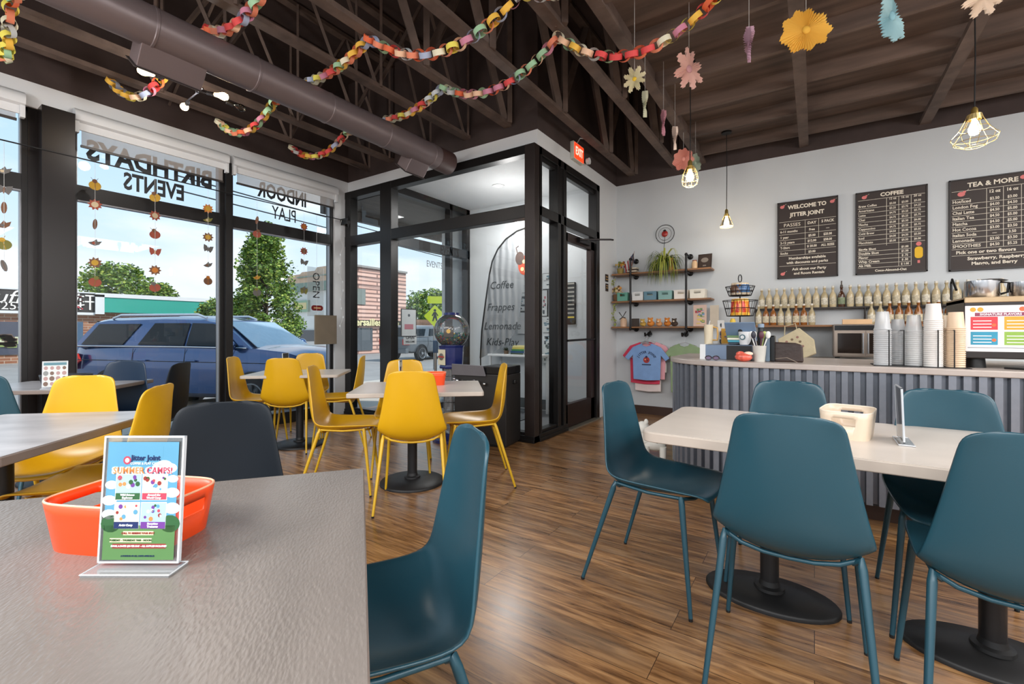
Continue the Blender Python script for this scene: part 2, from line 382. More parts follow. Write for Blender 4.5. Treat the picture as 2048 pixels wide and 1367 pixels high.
# outer entry wall of the vestibule with its own door, and the recess soffit
we = empty('window_7', (-4.65, 4.9, 0)); we['kind'] = 'structure'
f = MB()
for y0, y1, z0, z1 in ((4.13, 4.19, 0, ZH), (5.62, 5.70, 0, ZH), (4.13, 5.7, 2.99, ZH), (4.13, 5.7, 2.3, 2.43), (4.13, 5.7, 0, .1), (5.22, 5.28, 0, ZH)):
    f.bb(-.05, .05, y0 - 4.9, y1 - 4.9, z0, z1)
f.build('window_frame', BLACK, we)
MB().add([(0, -.72, .1), (0, .75, .1), (0, .75, 3.0), (0, -.72, 3.0)], [(0, 1, 2, 3)]).build('pane', PANE, we)
SOFF = mat('stained soffit boards', '#57504a', .6, 0, .35, 6, stretch=(10, .4, 1))
struct('trim_4', MB().bb(-5.9, -4.7, YV + .1, 9, 3.0, 3.06).bb(-5.98, -5.9, YV - .1, 9, 2.86, 3.25), SOFF)
# brown roof and its framing
struct('ceiling', MB().bb(-1.2, 4.4, -3.8, YB, 3.48, 3.52), TIMB_X)
struct('ceiling_upper', MB().bb(XW - .2, -1.15, -3.8, YB, 4.62, 4.7).bb(-1.24, -1.2, -3.8, YB, 3.5, 4.65), DBROWN)
ti = 6
def trim(mb, m, **k):
    global ti
    o = struct('trim_%d' % ti, mb, m, **k); ti += 1
    return o
for k in range(15):
    y = 6.05 - .635 * k
    if y < -3.7: break
    trim(MB().bb(-1.2, 4.2, y - .019, y + .019, 3.345, 3.48), TIMB_X)
trim(MB().bb(-1.26, -1.17, -3.8, YB, 3.33, 3.36).bb(-1.235, -1.195, -3.8, YB, 3.36, 3.52), DBROWN2)
for (a, b) in (((1608, 302), 0), ((1850, 257), 0)):
    p = at(*a, y=YB)
    trim(MB().bb(p.x - .045, p.x + .045, -3.8, YB, 3.30, 3.345), DBROWN2)
# open trusses on the left half
def truss(x, yend, seed):
    rnd = random.Random(seed); m = MB(); ys = -3.8
    m.bb(x - .045, x + .045, ys, yend, 3.345, 3.385)
    m.bb(x - .045, x + .045, ys, yend, 4.56, 4.6)
    y = ys + .3 + rnd.random() * .3; k = 0
    while y < yend - .1:
        y2 = min(y + .62, yend)
        z0, z1 = (3.36, 4.58) if k % 2 == 0 else (4.58, 3.36)
        w = .02 if x < -3 else .045
        d = Vector((0, y2 - y, z1 - z0)); p = Vector((x, y, z0))
        m.tube([p, p + d], w, 4)
        if k % 2: m.tube([(x + .05, y2, 3.36), (x + .05, y2, 4.58)], w * .8, 4)
        y = y2; k += 1
    trim(m, DBROWN2)
for i, x in enumerate((-5.07, -4.576, -3.941, -3.314, -2.75, -2.154, -1.555)):
    truss(x, YV if x < XV else YB, i)
for y in (1.9, 4.4):   # cross bridging
    trim(MB().tube([(-5.4, y, 3.42), (-4.4, y + .1, 4.4)], .012, 5).tube([(-5.0, YV - .05, 3.30), (-5.07, YV - .35, 3.36)], .01, 5), DBROWN2)
# street and pavement
ZG = -.3
struct('street', MB().bb(-60, -9.5, -60, 80, ZG - .2, ZG), mat('grey asphalt', '#8f8c8a', .85, 0, .12, 1.5, .3, 80))
struct('sidewalk', MB().bb(-9.5, XW - .2, -60, 80, ZG - .2, -.12).bb(XW - .2, -5.0, YB + .1, 80, -.3, -.12).bb(XW - .2, -4.6, YV + .1, YB + .1, -.3, -.32), mat('pale concrete pavement', '#b8b0a6', .8, 0, .08, 1.2))
# ================================================================ chairs
ROWS = [(.297, .455, .165, .004, 0), (.290, .464, .188, .014, 0), (.265, .468, .202, .024, 0), (.20, .456, .213, .038, 0), (.10, .438, .217, .060, 0), (.0, .427, .221, .072, 0),
        (-.07, .427, .223, .076, .0), (-.125, .449, .224, .064, .015), (-.165, .505, .220, .032, .035), (-.188, .59, .204, 0, .05), (-.20, .70, .181, 0, .045),
        (-.206, .79, .163, 0, .036), (-.207, .845, .153, 0, .028), (-.207, .873, .146, 0, .02), (-.207, .889, .131, 0, .012), (-.207, .897, .107, 0, .008), (-.207, .899, .06, 0, .004)]
def shell_mb():
    P = []
    for y, z, hw, ez, ey in ROWS:
        row = []
        for k in range(-6, 7):
            q = k / 6; e_ = abs(q) ** 2.4
            zz = z + ez * e_ - (.003 * e_ if z > .86 else 0)
            row.append((q * hw, y + ey * e_, zz))
        P.append(row)
    return MB().grid(P)
def make_chair(seatm, tubem, label):
    t = empty('dining_chair', (0, 0, 0), 0, label, 'chair')
    shell_mb().build('seat_shell', seatm, t, smooth=60, solid=.011, sub=1)
    fr = MB()
    fr.tube([(-.184, -.095, .468), (-.135, -.098, .442), (-.07, -.095, .427), (0, -.092, .423), (.07, -.095, .427), (.135, -.098, .442), (.184, -.095, .468), (.182, .05, .455), (.178, .20, .46), (.1, .22, .445), (0, .225, .44), (-.1, .22, .445), (-.178, .20, .46), (-.182, .05, .455)], .0075, 8, closed=True)
    fr.build('seat_frame', tubem, t, smooth=60)
    for sx in (-1, 1):
        for sy, top in ((-1, (.187, -.10, .468)), (1, (.187, .195, .462))):
            a = Vector((sx * top[0], top[1], top[2])); b = Vector((sx * .225, sy * .245, .008)); c = Vector((sx * .165, top[1] - sy * .012, .45))
            lg = MB().tube([c, a, a.lerp(b, .05), b], [.008, .0115, .0125, .0082], 10).build('leg', tubem, t, smooth=60)
            MB().lathe([(0, 0), (.0085, 0), (.0085, .012), (0, .012)], 8, M=T(b.x, b.y, 0)).build('foot_cap', BLK, lg)
    return t
G1 = 'teal chairs around the white table by the counter'
protos = {}
for k, (sm, tm) in dict(teal=(TEAL, TEALM), yellow=(YEL, YELM), navy=(NAVY, mat('navy painted tube', '#12283f', .4)), char=(CHAR, mat('charcoal painted tube', '#2b3238', .4))).items():
    protos[k] = [make_chair(sm, tm, ''), False]; remember(protos[k][0])
def chair(kind, x, y, deg, label, group):
    p = protos[kind]; rz = math.radians(deg - 90)
    if not p[1]:
        p[1] = True; o = p[0]; o.location = (x, y, 0); o.rotation_euler = (0, 0, rz); o['label'] = label; o['group'] = group
        return o
    return copy_tree(p[0], loc=(x, y, 0), rz=rz, label=label, group=group)
YG, TG, LG = 'yellow chairs', 'teal chairs', 'dark blue chairs'
chair('teal', -.631, 2.144, -5.6, 'teal moulded chair at the left short end of the white table, side on', TG)
chair('teal', -.07, 1.80, 90, 'teal chair with its back to us, covering the middle of the long white table', TG)
chair('teal', .465, 1.83, 90, 'teal chair cut off at the right, near side of the white table', TG)
chair('teal', -.11, 2.48, 270, 'teal chair on the counter side of the white table, left of the cream basket', TG)
chair('teal', .468, 2.46, 270, 'teal chair on the counter side of the white table, right of the stand', TG)
chair('teal', -.84, .752, 235, 'teal chair close beside the grey foreground table, inside of its shell showing', TG)
chair('teal', -4.18, .62, 133, 'teal chair at the left photo edge beyond the streaky grey table', TG)
chair('yellow', -2.25, 2.19, 130, 'yellow chair with its back to us at the middle white table', YG)
chair('yellow', -2.90, 2.085, 43, 'yellow chair side on at the left of the middle white table, pale seat showing', YG)
chair('yellow', -2.16, 2.79, 223, 'yellow chair side on at the right of the middle white table, before the black bin', YG)
chair('yellow', -2.87, 2.67, 313, 'yellow chair mostly hidden across the middle white table, by the small orange basket', YG)
chair('yellow', -4.29, 2.505, 133, 'yellow chair with its back to us at the small table by the window', YG)
chair('yellow', -4.64, 2.345, 43, 'yellow chair side on before the window mullion, left of the window table', YG)
chair('yellow', -4.66, 2.91, 313, 'yellow chair on the window side of the small table, under the hanging grey sign', YG)
chair('yellow', -4.03, 2.93, 223, 'yellow chair edge on before the glass screen, right of the window table', YG)
chair('yellow', -3.30, .675, 316, 'amber yellow chair facing us behind the long grey table at left', YG)
chair('yellow', -2.69, .72, 228, 'yellow chair at the right end of the long grey table, back edge on', YG)
chair('navy', -4.72, 1.26, 313, 'navy chair by the window behind the yellow chair, before the blue car', LG)
chair('char', -4.38, 1.445, 223, 'dark grey green chair at the end of the window table, edge on', LG)
chair('char', -1.585, .66, -38, 'near black chair back rising behind the foreground table', LG)

# ================================================================ tables
def lam(name, col, rough, bump, bs, var=.1):
    m, nt, b = base(name); N = nt.nodes.new; L = nt.links.new
    tc = N('ShaderNodeTexCoord'); c = lin(col)
    mp = N('ShaderNodeMapping'); mp.inputs['Scale'].default_value = (1, 2.6, 1); L(tc.outputs['Object'], mp.inputs[0])
    n = N('ShaderNodeTexNoise'); n.inputs['Scale'].default_value = 3; n.inputs['Detail'].default_value = 6; L(mp.outputs[0], n.inputs[0])
    r = N('ShaderNodeValToRGB'); L(n.outputs[0], r.inputs[0]); e = r.color_ramp.elements
    e[0].position = .32; e[0].color = (*[x * (1 - var * 1.6) for x in c], 1); e[1].position = .7; e[1].color = (*[x * (1 + var) for x in c], 1)
    L(r.outputs[0], b.inputs['Base Color']); b.inputs['Roughness'].default_value = rough
    v = N('ShaderNodeTexVoronoi'); v.inputs['Scale'].default_value = bs; v.feature = 'SMOOTH_F1'; L(mp.outputs[0], v.inputs[0])
    n2 = N('ShaderNodeTexNoise'); n2.inputs['Scale'].default_value = bs * .8; n2.inputs['Detail'].default_value = 5; L(mp.outputs[0], n2.inputs[0])
    ad = N('ShaderNodeMath'); ad.operation = 'ADD'; L(v.outputs['Distance'], ad.inputs[0]); L(n2.outputs[0], ad.inputs[1])
    bp = N('ShaderNodeBump'); bp.inputs['Strength'].default_value = bump; bp.inputs['Distance'].default_value = .0016; L(ad.outputs[0], bp.inputs['Height']); L(bp.outputs[0], b.inputs['Normal'])
    return m
TOPG = lam('textured grey laminate', '#766f6a', .3, .55, 85, .07)
TOPS = lam('grey laminate with window glare', '#aaa8aa', .3, .15, 40, .16)  # pale streaks in the colour stand for window reflections
TOPW = lam('pale greige laminate', '#cfc5bb', .28, .05, 30, .04)
EDGE = mat('beige table edge band', '#b9aea3', .45); EDGE2 = mat('brown grey table edge band', '#7d7069', .45)
TB = .733
def table(name, x, y, deg, L_, W_, topm, edgem, base_, label, r=.04, th=.034, post=None, oval=False, bases=((0, 0),)):
    t = empty(name, (x, y, 0), math.radians(deg), label, 'table', 'restaurant tables')
    o = MB().prism(rrect(L_, W_, r, 6), TB - th, TB - .0015).build('tabletop', edgem, t, bevel=.004, smooth=40)
    MB().prism(rrect(L_ - .006, W_ - .006, r, 6), TB - .0015, TB).build('laminate', topm, o)
    for bx_, by_ in bases:
        sx, sy = (1.25, .78) if oval else (1, 1)
        b = MB().lathe([(0, 0), (base_, 0), (base_, .012), (base_ * .97, .02), (base_ * .5, .032), (.05, .04), (0, .04)], 40, M=T(bx_, by_, 0), sx=sx, sy=sy).build('base', BLK, t, smooth=50)
        b2 = MB().lathe([(.036, .036), (.036, TB - th)], 20, M=T(bx_, by_, 0)).build('column', mat('black column paint', '#19191b', .42, .1), t, smooth=50)
        MB().lathe([(.036, .075), (.041, .055), (.058, .05), (.06, .038), (0, .038)], 24, M=T(bx_, by_, 0)).build('collar', BLK, b2, smooth=50)
        MB().bb(-.2, .2, -.02, .02, TB - th - .02, TB - th, M=T(bx_, by_, 0)).bb(-.02, .02, -.2, .2, TB - th - .02, TB - th, M=T(bx_, by_, 0)).build('top_bracket', BLK, t)
    return t
table('dining_table', .19, 2.265, 0, 1.6, .77, TOPW, EDGE, .205, 'long pale rounded table before the counter, on two oval black bases', .06, .042, oval=True, bases=((-.353, 0), (.331, 0)))
table('dining_table', -2.48, 2.475, 41, .92, .72, TOPW, EDGE, .24, 'white table in the middle with yellow chairs and a round black base', .02, .03, bases=((-.06, .045),))
table('dining_table', -4.36, 2.66, 43, .88, .68, TOPW, EDGE, .24, 'small white table by the window corner with yellow chairs', .03, .028)
table('dining_table', -2.82, .402, 43, .72, .92, TOPS, EDGE2, .24, 'streaky grey table at the left edge between the two yellow chairs', .015, .036)
table('dining_table', -4.90, 1.005, 43, .92, .72, TOPS, EDGE2, .24, 'grey table against the window by the dark column', .015, .03)
u = Vector((math.cos(math.radians(-37.9)), math.sin(math.radians(-37.9)))); v = Vector((-u.y, u.x))
C0 = Vector((-1.146, .907)) + u * .6 - v * .475
table('dining_table', C0.x, C0.y, -37.9, 1.2, .95, TOPG, EDGE2, .27, 'textured dark grey table filling the lower left foreground', .008, .036)

# ---- things on the tables
def basket(col, w, d, h, x, y, z, deg, label, name='plastic_basket', slot=.5, group='handled plastic baskets'):
    "flared oval-cornered tray with a grip hole through each side"
    m = mat(col[0], col[1], .35, 0, .02)
    t = empty(name, (x, y, z), math.radians(deg), label, 'basket', group)
    n = 72
    def ring(k, zz):
        a = 2 * PI * k / n; s = 1 + .13 * zz / h; p = 4.6
        c_, s_ = math.cos(a), math.sin(a)
        rr = (abs(c_) ** p + abs(s_) ** p) ** (-1 / p)
        return (w / 2 * s * rr * c_, d / 2 * s * rr * s_, zz)
    zs = [0, .012, h * .5, h * .78, h]
    mb = MB(); vs = [ring(k, zz) for zz in zs for k in range(n)]; fs = []
    for i in range(len(zs) - 1):
        for k in range(n):
            x_, y_, _ = ring(k + .5, h * .6)
            if i == 2 and abs(y_) < d * .5 * slot and abs(x_) > w * .3: continue
            fs.append((i * n + k, i * n + (k + 1) % n, (i + 1) * n + (k + 1) % n, (i + 1) * n + k))
    fs.append(tuple(range(n))[::-1]); mb.add(vs, fs)
    mb.build('tray', m, t, smooth=50, solid=.004)
    MB().tube([ring(k, h) for k in range(n)], .0024, 6, closed=True).build('rim', mat(col[0] + ' rim', col[2], .4), t, smooth=60)  # rim paler than the tray: edge highlight put into its colour
    return t
def holder(x, y, z, deg, w, h, label, poster=None, lean=4):
    t = empty('sign_holder', (x, y, z), math.radians(deg), label, 'sign holder', 'acrylic menu stands')
    M_ = RX(math.radians(-lean))
    a = MB(); a.bb(-w / 2, w / 2, -.002, -.0005, .012, h, M=M_); a.bb(-w / 2, w / 2, .0015, .003, .012, h, M=M_)
    a.build('acrylic_sleeve', ACRYL, t)
    a = MB()
    for x0, x1, z0, z1 in ((-w / 2, -w / 2 + .003, .01, h), (w / 2 - .003, w / 2, .01, h), (-w / 2, w / 2, h - .003, h), (-w / 2, w / 2, .01, .013)): a.bb(x0, x1, -.003, .0035, z0, z1, M=M_)
    a.build('sleeve_edge', mat('lit acrylic edge', '#dfe4ea', .2, 0, .02, coat=.5), t)
    MB().bb(-w / 2 - .004, w / 2 + .004, -.03, .016, 0, .004).build('base', glass('clear acrylic foot', (.9, .87, .85), 1.5, 0, .25), t)
    MB().tube([(-w / 2 - .004, -.03, .004), (w / 2 + .004, -.03, .004), (w / 2 + .004, .016, .004), (-w / 2 - .004, .016, .004)], .0015, 4, closed=True).build('base_edge', mat('lit acrylic edge'), t)
    return t, M_
# foreground orange basket and camp flyer
pc = at(268, 1075, z=TB)
ob = at(270, 1058, z=TB)
basket(('orange plastic', '#e4491a', '#f3b28f'), .228, .16, .094, -1.152, .345, TB, 25.7, 'orange basket with grip slots behind the flyer on the foreground table')
t, Mh = holder(-.990, .303, TB, 33.6, .143, .230, 'clear stand with a blue and green summer camp flyer before the orange basket')
fl = MB(); w, h = .099, .152; y = -.0034
FM = [mat('flyer sky blue', '#5793b3', .4), mat('flyer grass green', '#567f4c', .4), mat('flyer white', '#f0f3f6', .4), mat('flyer pink red', '#b03f55', .4), mat('flyer navy', '#1c2c5c', .4), mat('flyer orange', '#d5834a', .4), mat('flyer purple', '#6a3a8c', .4), mat('flyer dark green', '#2e5a34', .4), mat('flyer pale blue', '#9fc0cf', .4), mat('flyer cream', '#f3e6bd', .4), mat('flyer brown red', '#8c2f2f', .4)]
PM = Mh @ frm((0, y, .118), (1, 0, 0), (0, 0, 1)) @ Matrix.Diagonal((1.27, 1.34, 1, 1))
def R(x0, x1, y0, y1, mi, lv=0, mb=None, M=None):
    (mb or fl).prism([(x0, y0), (x1, y0), (x1, y1), (x0, y1)], .0001 + lv * .00012, .0002 + lv * .00012, mi, M or PM)
def Dk(cx, cy, r, mi, lv=0, sx=1, sy=1, mb=None, M=None):
    (mb or fl).prism([(cx + p[0], cy + p[1]) for p in disc(r, 14, sx, sy)], .0001 + lv * .00012, .0002 + lv * .00012, mi, M or PM)
R(-w / 2, w / 2, -h / 2, h / 2, 0); R(-w / 2, w / 2, -h / 2, -.032, 1, 1); Dk(-.04, -.03, .014, 7, 1, 1, .8); Dk(.042, -.03, .014, 7, 1, 1, .8)
for cx, cy, r in ((.03, .045, .009), (.038, .042, .008), (.022, .042, .007), (-.042, .02, .007), (-.044, .0, .008), (.043, .01, .008), (.044, -.01, .009), (-.043, -.018, .008), (.043, .028, .006)): Dk(cx, cy, r, 2, 1, 1.3, .8)
R(-.03, .028, .056, .07, 0, 1); Dk(-.022, .052, .0055, 3, 2); Dk(-.022, .052, .003, 2, 3)
fl.text('Jitter Joint', .0098, PM @ T(.004, .055, .0004), 4, bold=.02); fl.text('COFFEE & PLAY CAFE', .0042, PM @ T(.003, .0478, .0004), 2)
fl.text('SUMMER CAMPS!', .0112, PM @ T(0, .0385, .0005), 2, bold=.07); fl.text('SUMMER', .0112, PM @ T(-.0188, .0385, .0008), 5, bold=.02); fl.text('CAMPS!', .0112, PM @ T(.0245, .0385, .0008), 3, bold=.02, wide=.95)
cells = [(-.0355, -.0015, .001, .0335, 7), (.0015, .0355, .001, .0335, 3), (-.0355, -.0015, -.036, -.003, 4), (.0015, .0355, -.036, -.003, 6)]
for i, (x0, x1, y0, y1, c) in enumerate(cells):
    R(x0 - .0008, x1 + .0008, y0 - .0008, y1 + .0008, 2, 1); R(x0, x1, y0, y1, 8 if i % 3 == 0 else 9, 2); R(x0, x1, y0, y0 + .0085, c, 3)
    rn = random.Random(i)
    for k in range(12): Dk(rn.uniform(x0 + .003, x1 - .003), rn.uniform(y0 + .012, y1 - .003), rn.uniform(.0015, .0034), rn.choice([3, 5, 7, 10, 2, 6, 0]), 3 + k % 3)
for tx, (x0, x1, y0, y1, c) in zip(('Wild Science\nExplorers', 'Around the\nWorld Camp', 'Artist Camp', 'Storytime\nTreasures'), cells):
    fl.text(tx, .0037, PM @ T((x0 + x1) / 2, y0 + .0043, .0009), 2, bold=.02)
R(-.022, .02, -.0445, -.0395, 9, 2); fl.text('CALL TO RESERVE YOUR SPOT', .0033, PM @ T(-.001, -.042, .0006), 10, bold=.02)
R(-.04, .018, -.0535, -.0485, 9, 2); fl.text('TUESDAY - THURSDAY 9AM - NOON', .0035, PM @ T(-.011, -.051, .0006), 7, bold=.02)
R(-.036, .038, -.0615, -.0555, 10, 2); fl.text('BOOK A DATE! $25 PER DAY - ALL SUPPLIES INCLUDED', .0031, PM @ T(.001, -.0585, .0006), 2, bold=.02)
fl.text('A PORTION OF ALL CAMPS GIVES BACK', .0026, PM @ T(0, -.071, .0004), 4)
o = fl.build('camp_flyer', FM, t)
# the other tables' stands and baskets
basket(('cream plastic', '#dac8b2', '#eee2d0'), .21, .15, .105, .112, 2.275, TB, 80, 'cream basket with a grip slot on the pale rounded table')
t, Mh2 = holder(.272, 2.24, TB, 90, .15, .21, 'clear stand seen edge on beside the cream basket', lean=2)
MB().bb(-.07, .07, -.0004, .001, .02, .2, M=Mh2).build('menu_card', mat('menu card white', '#e9ecef', .4), t)
basket(('orange plastic',  '#e4491a', '#f3b28f'), .2, .14, .095, -2.50, 2.62, TB, 41, 'small orange basket behind the yellow chair back on the middle table')
t, Mh3 = holder(-2.60, 2.40, TB, 128, .13, .20, 'narrow stand with a menu card above the middle yellow chair', lean=2)
MB().bb(-.055, .055, -.0004, .001, .02, .19, M=Mh3).bb(-.03, .03, -.001, .0014, .04, .15, 1, M=Mh3).build('menu_card', [mat('menu card white'), mat('menu card print', '#59606a', .5)], t)
t, Mh4 = holder(-4.42, 2.55, TB, 125, .13, .20, 'clear stand edge on, on the small window table', lean=2)
MB().bb(-.055, .055, -.0004, .001, .02, .19, M=Mh4).build('menu_card', mat('menu card white'), t)
basket(('black plastic', '#1b1c20', '#3a3c42'), .26, .15, .085, -4.80, 1.02, TB, 43, 'black basket on the table by the dark column')
t, Mh5 = holder(-4.60, .915, TB, 70, .135, .20, 'stand with a pale picture menu before the dark column', lean=6)
p5 = MB().bb(-.064, .064, -.0035, -.0025, .015, .195, 0, M=Mh5)
rn = random.Random(3)
M5 = Mh5 @ frm((0, -.0036, .105), (1, 0, 0), (0, 0, 1)) @ Matrix.Diagonal((.8, 1, 1, 1))
R(-.075, .075, .065, .085, 1, 1, p5, M5)
for k in range(16): Dk(-.06 + .04 * (k % 4), .045 - .038 * (k // 4), .012 + rn.random() * .006, rn.choice([2, 3, 4]), 1, 1, 1, p5, M5)
p5.build('menu_card', [mat('menu card pale', '#cdd0cf', .45), mat('menu teal band', '#4f7d8a', .45), mat('menu brown', '#6f5648', .5), mat('menu grey', '#7f8281', .5), mat('menu rose', '#a98784', .5)], t)
# ================================================================ over the windows
def shade(y0, y1, drop, label):
    t = empty('roller_shade', (XW + .03, (y0 + y1) / 2, 3.03), 0, label, 'roller shade', 'white roller shades')
    w = (y1 - y0) / 2
    prof = [(-.02, .09), (.02, .085), (.055, .06), (.07, .02), (.062, -.02), (.03, -.035), (-.02, -.035)]
    MB().prism(prof, -w, w, M=frm((0, 0, 0), (1, 0, 0), (0, 0, 1))).build('valance', GWHITE, t, smooth=50)
    MB().bb(.0, .05, -w, -w + .03, -.13, -.03).bb(.0, .05, w - .03, w, -.13, -.03).bb(.012, .03, -w + .03, w - .03, -.10, -.03).bb(.016, .024, -w + .03, w - .03, -.07, -.03).build('bracket', GWHITE, t, bevel=.003)
    MB().bb(.012, .0135, -w + .05, w - .05, drop, -.05).build('shade_cloth', SHADE, t)
    MB().bb(.004, .022, -w + .045, w - .045, drop - .02, drop).build('hem_bar', mat('dark hem bar', '#3b3735', .4), t)
    return t
m, nt_, b = base('translucent shade cloth'); SHADE = m
b.inputs['Base Color'].default_value = (*lin('#d9cfc7'), 1); b.inputs['Roughness'].default_value = .8; b.inputs['Transmission Weight'].default_value = .0
tr = nt_.nodes.new('ShaderNodeBsdfTranslucent'); tr.inputs[0].default_value = (*lin('#eee2d8'), 1); mxs = nt_.nodes.new('ShaderNodeMixShader'); mxs.inputs[0].default_value = .6
o_ = nt_.nodes['Material Output']; nt_.links.new(b.outputs[0], mxs.inputs[1]); nt_.links.new(tr.outputs[0], mxs.inputs[2])
tp = nt_.nodes.new('ShaderNodeBsdfTransparent'); mx3 = nt_.nodes.new('ShaderNodeMixShader'); mx3.inputs[0].default_value = .5
nt_.links.new(mxs.outputs[0], mx3.inputs[1]); nt_.links.new(tp.outputs[0], mx3.inputs[2]); nt_.links.new(mx3.outputs[0], o_.inputs[0])
shade(-.9, .90, -.14, 'white roller shade left of the dark column, mostly rolled up')
shade(1.2, 2.46, -.225, 'white roller shade behind the mirrored BIRTHDAYS lettering')
shade(2.51, 3.84, -.20, 'white roller shade behind the mirrored INDOOR lettering')
rod = MB().tube([(XW + .13, -2.2, 2.66), (XW + .13, 3.95, 2.66)], .006, 6)
rod.bb(XW + .0, XW + .14, 3.93, 3.95, 2.62, 2.7).build('curtain_rod', BLK, smooth=50, label='thin black rod running along the whole window wall below the shades', cat='rod')
MB().add([(0, 0, .09), (.0, .035, 0), (0, 0, -.09), (0, -.035, 0), (.05, 0, 0), (-.05, 0, 0)], [(0, 1, 4), (1, 2, 4), (2, 3, 4), (3, 0, 4), (1, 0, 5), (2, 1, 5), (3, 2, 5), (0, 3, 5)]).build('rod_finial', BLK, loc=(XW + .13, 3.97, 2.66), label='black diamond end piece of the rod at the white corner pier', cat='rod end')
# mirrored lettering stuck on the panes (reads from the street)
LETM = mat('dark vinyl lettering', '#23262a', .5)
def WL(y, z, x=XW - .072): return frm((x, y, z), (0, -1, 0), (0, 0, 1))
def wlet(s, y, z, size, wide, label, bold=.03):
    MB().text(s, size, T(0, 0, 0), bold=bold, wide=wide).build('window_lettering', LETM, loc=None, label=label, cat='lettering', group='vinyl words on the glass').matrix_world = WL(y, z)
def zc(px, py): return at(px, py, x=XW - .07)
a, b_ = zc(306, 329), zc(312, 377)
wlet('BIRTHDAYS', zc(306, 335).y + .02, zc(306, 333).z, .25, .80, 'mirrored word BIRTHDAYS on the glass right of the dark column', .04)
wlet('EVENTS', zc(311, 377).y, zc(311, 376).z, .225, .66, 'mirrored word EVENTS under BIRTHDAYS, crossing the transom')
wlet('INDOOR', zc(567, 391).y, zc(567, 391).z, .25, .62, 'mirrored word INDOOR on the glass pane nearest the corner')
wlet('PLAY', zc(569, 432).y, zc(569, 430).z, .225, .62, 'mirrored word PLAY under INDOOR', .005)
# hanging paper critters
CR = [mat('craft orange', '#b06a24', .8), mat('craft brown', '#6d4a33', .8), mat('craft rust', '#8d4432', .8), mat('craft mustard', '#b08a2c', .8), mat('craft grey', '#5d5a58', .8), mat('craft olive', '#6d6a30', .8), mat('craft pale', '#b9a688', .8)]
STR = mat('white string', '#d8d8d6', .8)
def critter(kind, c1, c2, r):
    "thin card cut-outs with a relief centre"
    mb = MB()
    if kind == 'sun': mb.prism(star(9, r, r * .68), -.0012, .0012, 0); mb.prism(disc(r * .48, 14), -.0035, .0035, 1)
    elif kind == 'bug': mb.prism(disc(r * .85, 16, 1, .9), -.0015, .0015, 0); mb.prism([(p[0], p[1] + r * .75) for p in disc(r * .35, 10)], -.003, .003, 1); mb.tube([(-r * .2, r * .9, 0), (-r * .5, r * 1.3, 0)], .0015, 4, 1); mb.tube([(r * .2, r * .9, 0), (r * .5, r * 1.3, 0)], .0015, 4, 1); mb.bb(-.0015, .0015, -r * .8, r * .7, -.003, .003, 1)
    elif kind == 'fly':
        mb.prism([(0, 0), (r * .3, r * .7), (r, r * .9), (r * .9, 0), (r * .6, -.7 * r), (r * .1, -.3 * r)], -.001, .001, 0); mb.prism([(0, 0), (-r * .3, r * .7), (-r, r * .9), (-r * .9, 0), (-r * .6, -.7 * r), (-r * .1, -.3 * r)][::-1], -.001, .001, 0); mb.prism(disc(r * .12, 8, 1, 5), -.003, .003, 1)
    elif kind == 'bird': mb.prism([(-r, .0), (-r * .3, .3 * r), (.2 * r, .8 * r), (.35 * r, .35 * r), (r, .5 * r), (.6 * r, -.2 * r), (0, -.5 * r), (-.6 * r, -.3 * r)], -.0015, .0015, 0); mb.prism([(p[0] - r * .2, p[1]) for p in disc(r * .25, 8)], -.003, .003, 1)
    elif kind == 'leaf': mb.prism(disc(r * .36, 12, 1, 2.8), -.0015, .0015, 0); mb.bb(-.001, .001, -r * .9, r * .9, -.003, .003, 1)
    return mb, [CR[c1], CR[c2]]
strands = [
 (8, [(342, 'bird', 4, 6), (380, 'fly', 4, 1), (415, 'leaf', 1, 4), (450, 'bird', 1, 4), (489, 'bug', 5, 3), (531, 'leaf', 4, 1)], 'string of paper critters at the far left edge window'),
 (190, [(371, 'bug', 3, 1), (409, 'sun', 2, 6), (448, 'leaf', 1, 4), (486, 'bird', 4, 2), (525, 'sun', 1, 3), (564, 'bug', 2, 5)], 'string of paper suns and bugs right of the dark column'),
 (310, [(395, 'bug', 3, 1), (431, 'sun', 2, 6), (469, 'bug', 2, 1), (504, 'fly', 2, 6), (540, 'sun', 1, 0), (575, 'bug', 2, 4)], 'string of paper suns and bugs in the middle of the wide pane'),
 (416, [(417, 'sun', 0, 3), (440, 'bird', 5, 6), (474, 'sun', 1, 3), (498, 'fly', 4, 4), (530, 'bird', 4, 1), (562, 'bug', 1, 0)], 'string of paper critters just left of the window mullion'),
 (514, [(440, 'leaf', 1, 2), (468, 'bug', 2, 1), (555, 'bird', 3, 0), (585, 'bug', 4, 5)], 'string of paper critters hanging before the big green tree'),
 (608, [(453, 'sun', 2, 0), (502, 'sun', 2, 1), (525, 'fly', 4, 4), (577, 'bird', 4, 5), (583, 'fly', 5, 4)], 'string of paper critters near the white corner pier')]
for px, items, lab in strands:
    p0 = at(px, 450, x=XW + .13)
    t = empty('paper_garland', (p0.x, p0.y, 2.66), 0, lab, 'paper garland', 'critter strings in the windows')
    zl = at(px, items[-1][0], x=XW + .13).z - 2.66
    MB().tube([(0, 0, 0), (0.003, 0, zl * .5), (0, 0, zl - .05)], .0012, 4).build('string', STR, t)
    for i, (py, k, c1, c2) in enumerate(items):
        z = at(px, py, x=XW + .13).z - 2.66
        r = .052 if k in ('sun', 'bug') else .047
        mb, ms = critter(k, c1, c2, r)
        o = mb.build('paper_critter', ms, t, loc=(0, 0, z)); o.rotation_euler = (PI / 2, random.uniform(-.3, .3), PI / 2 + random.uniform(-.5, .2))
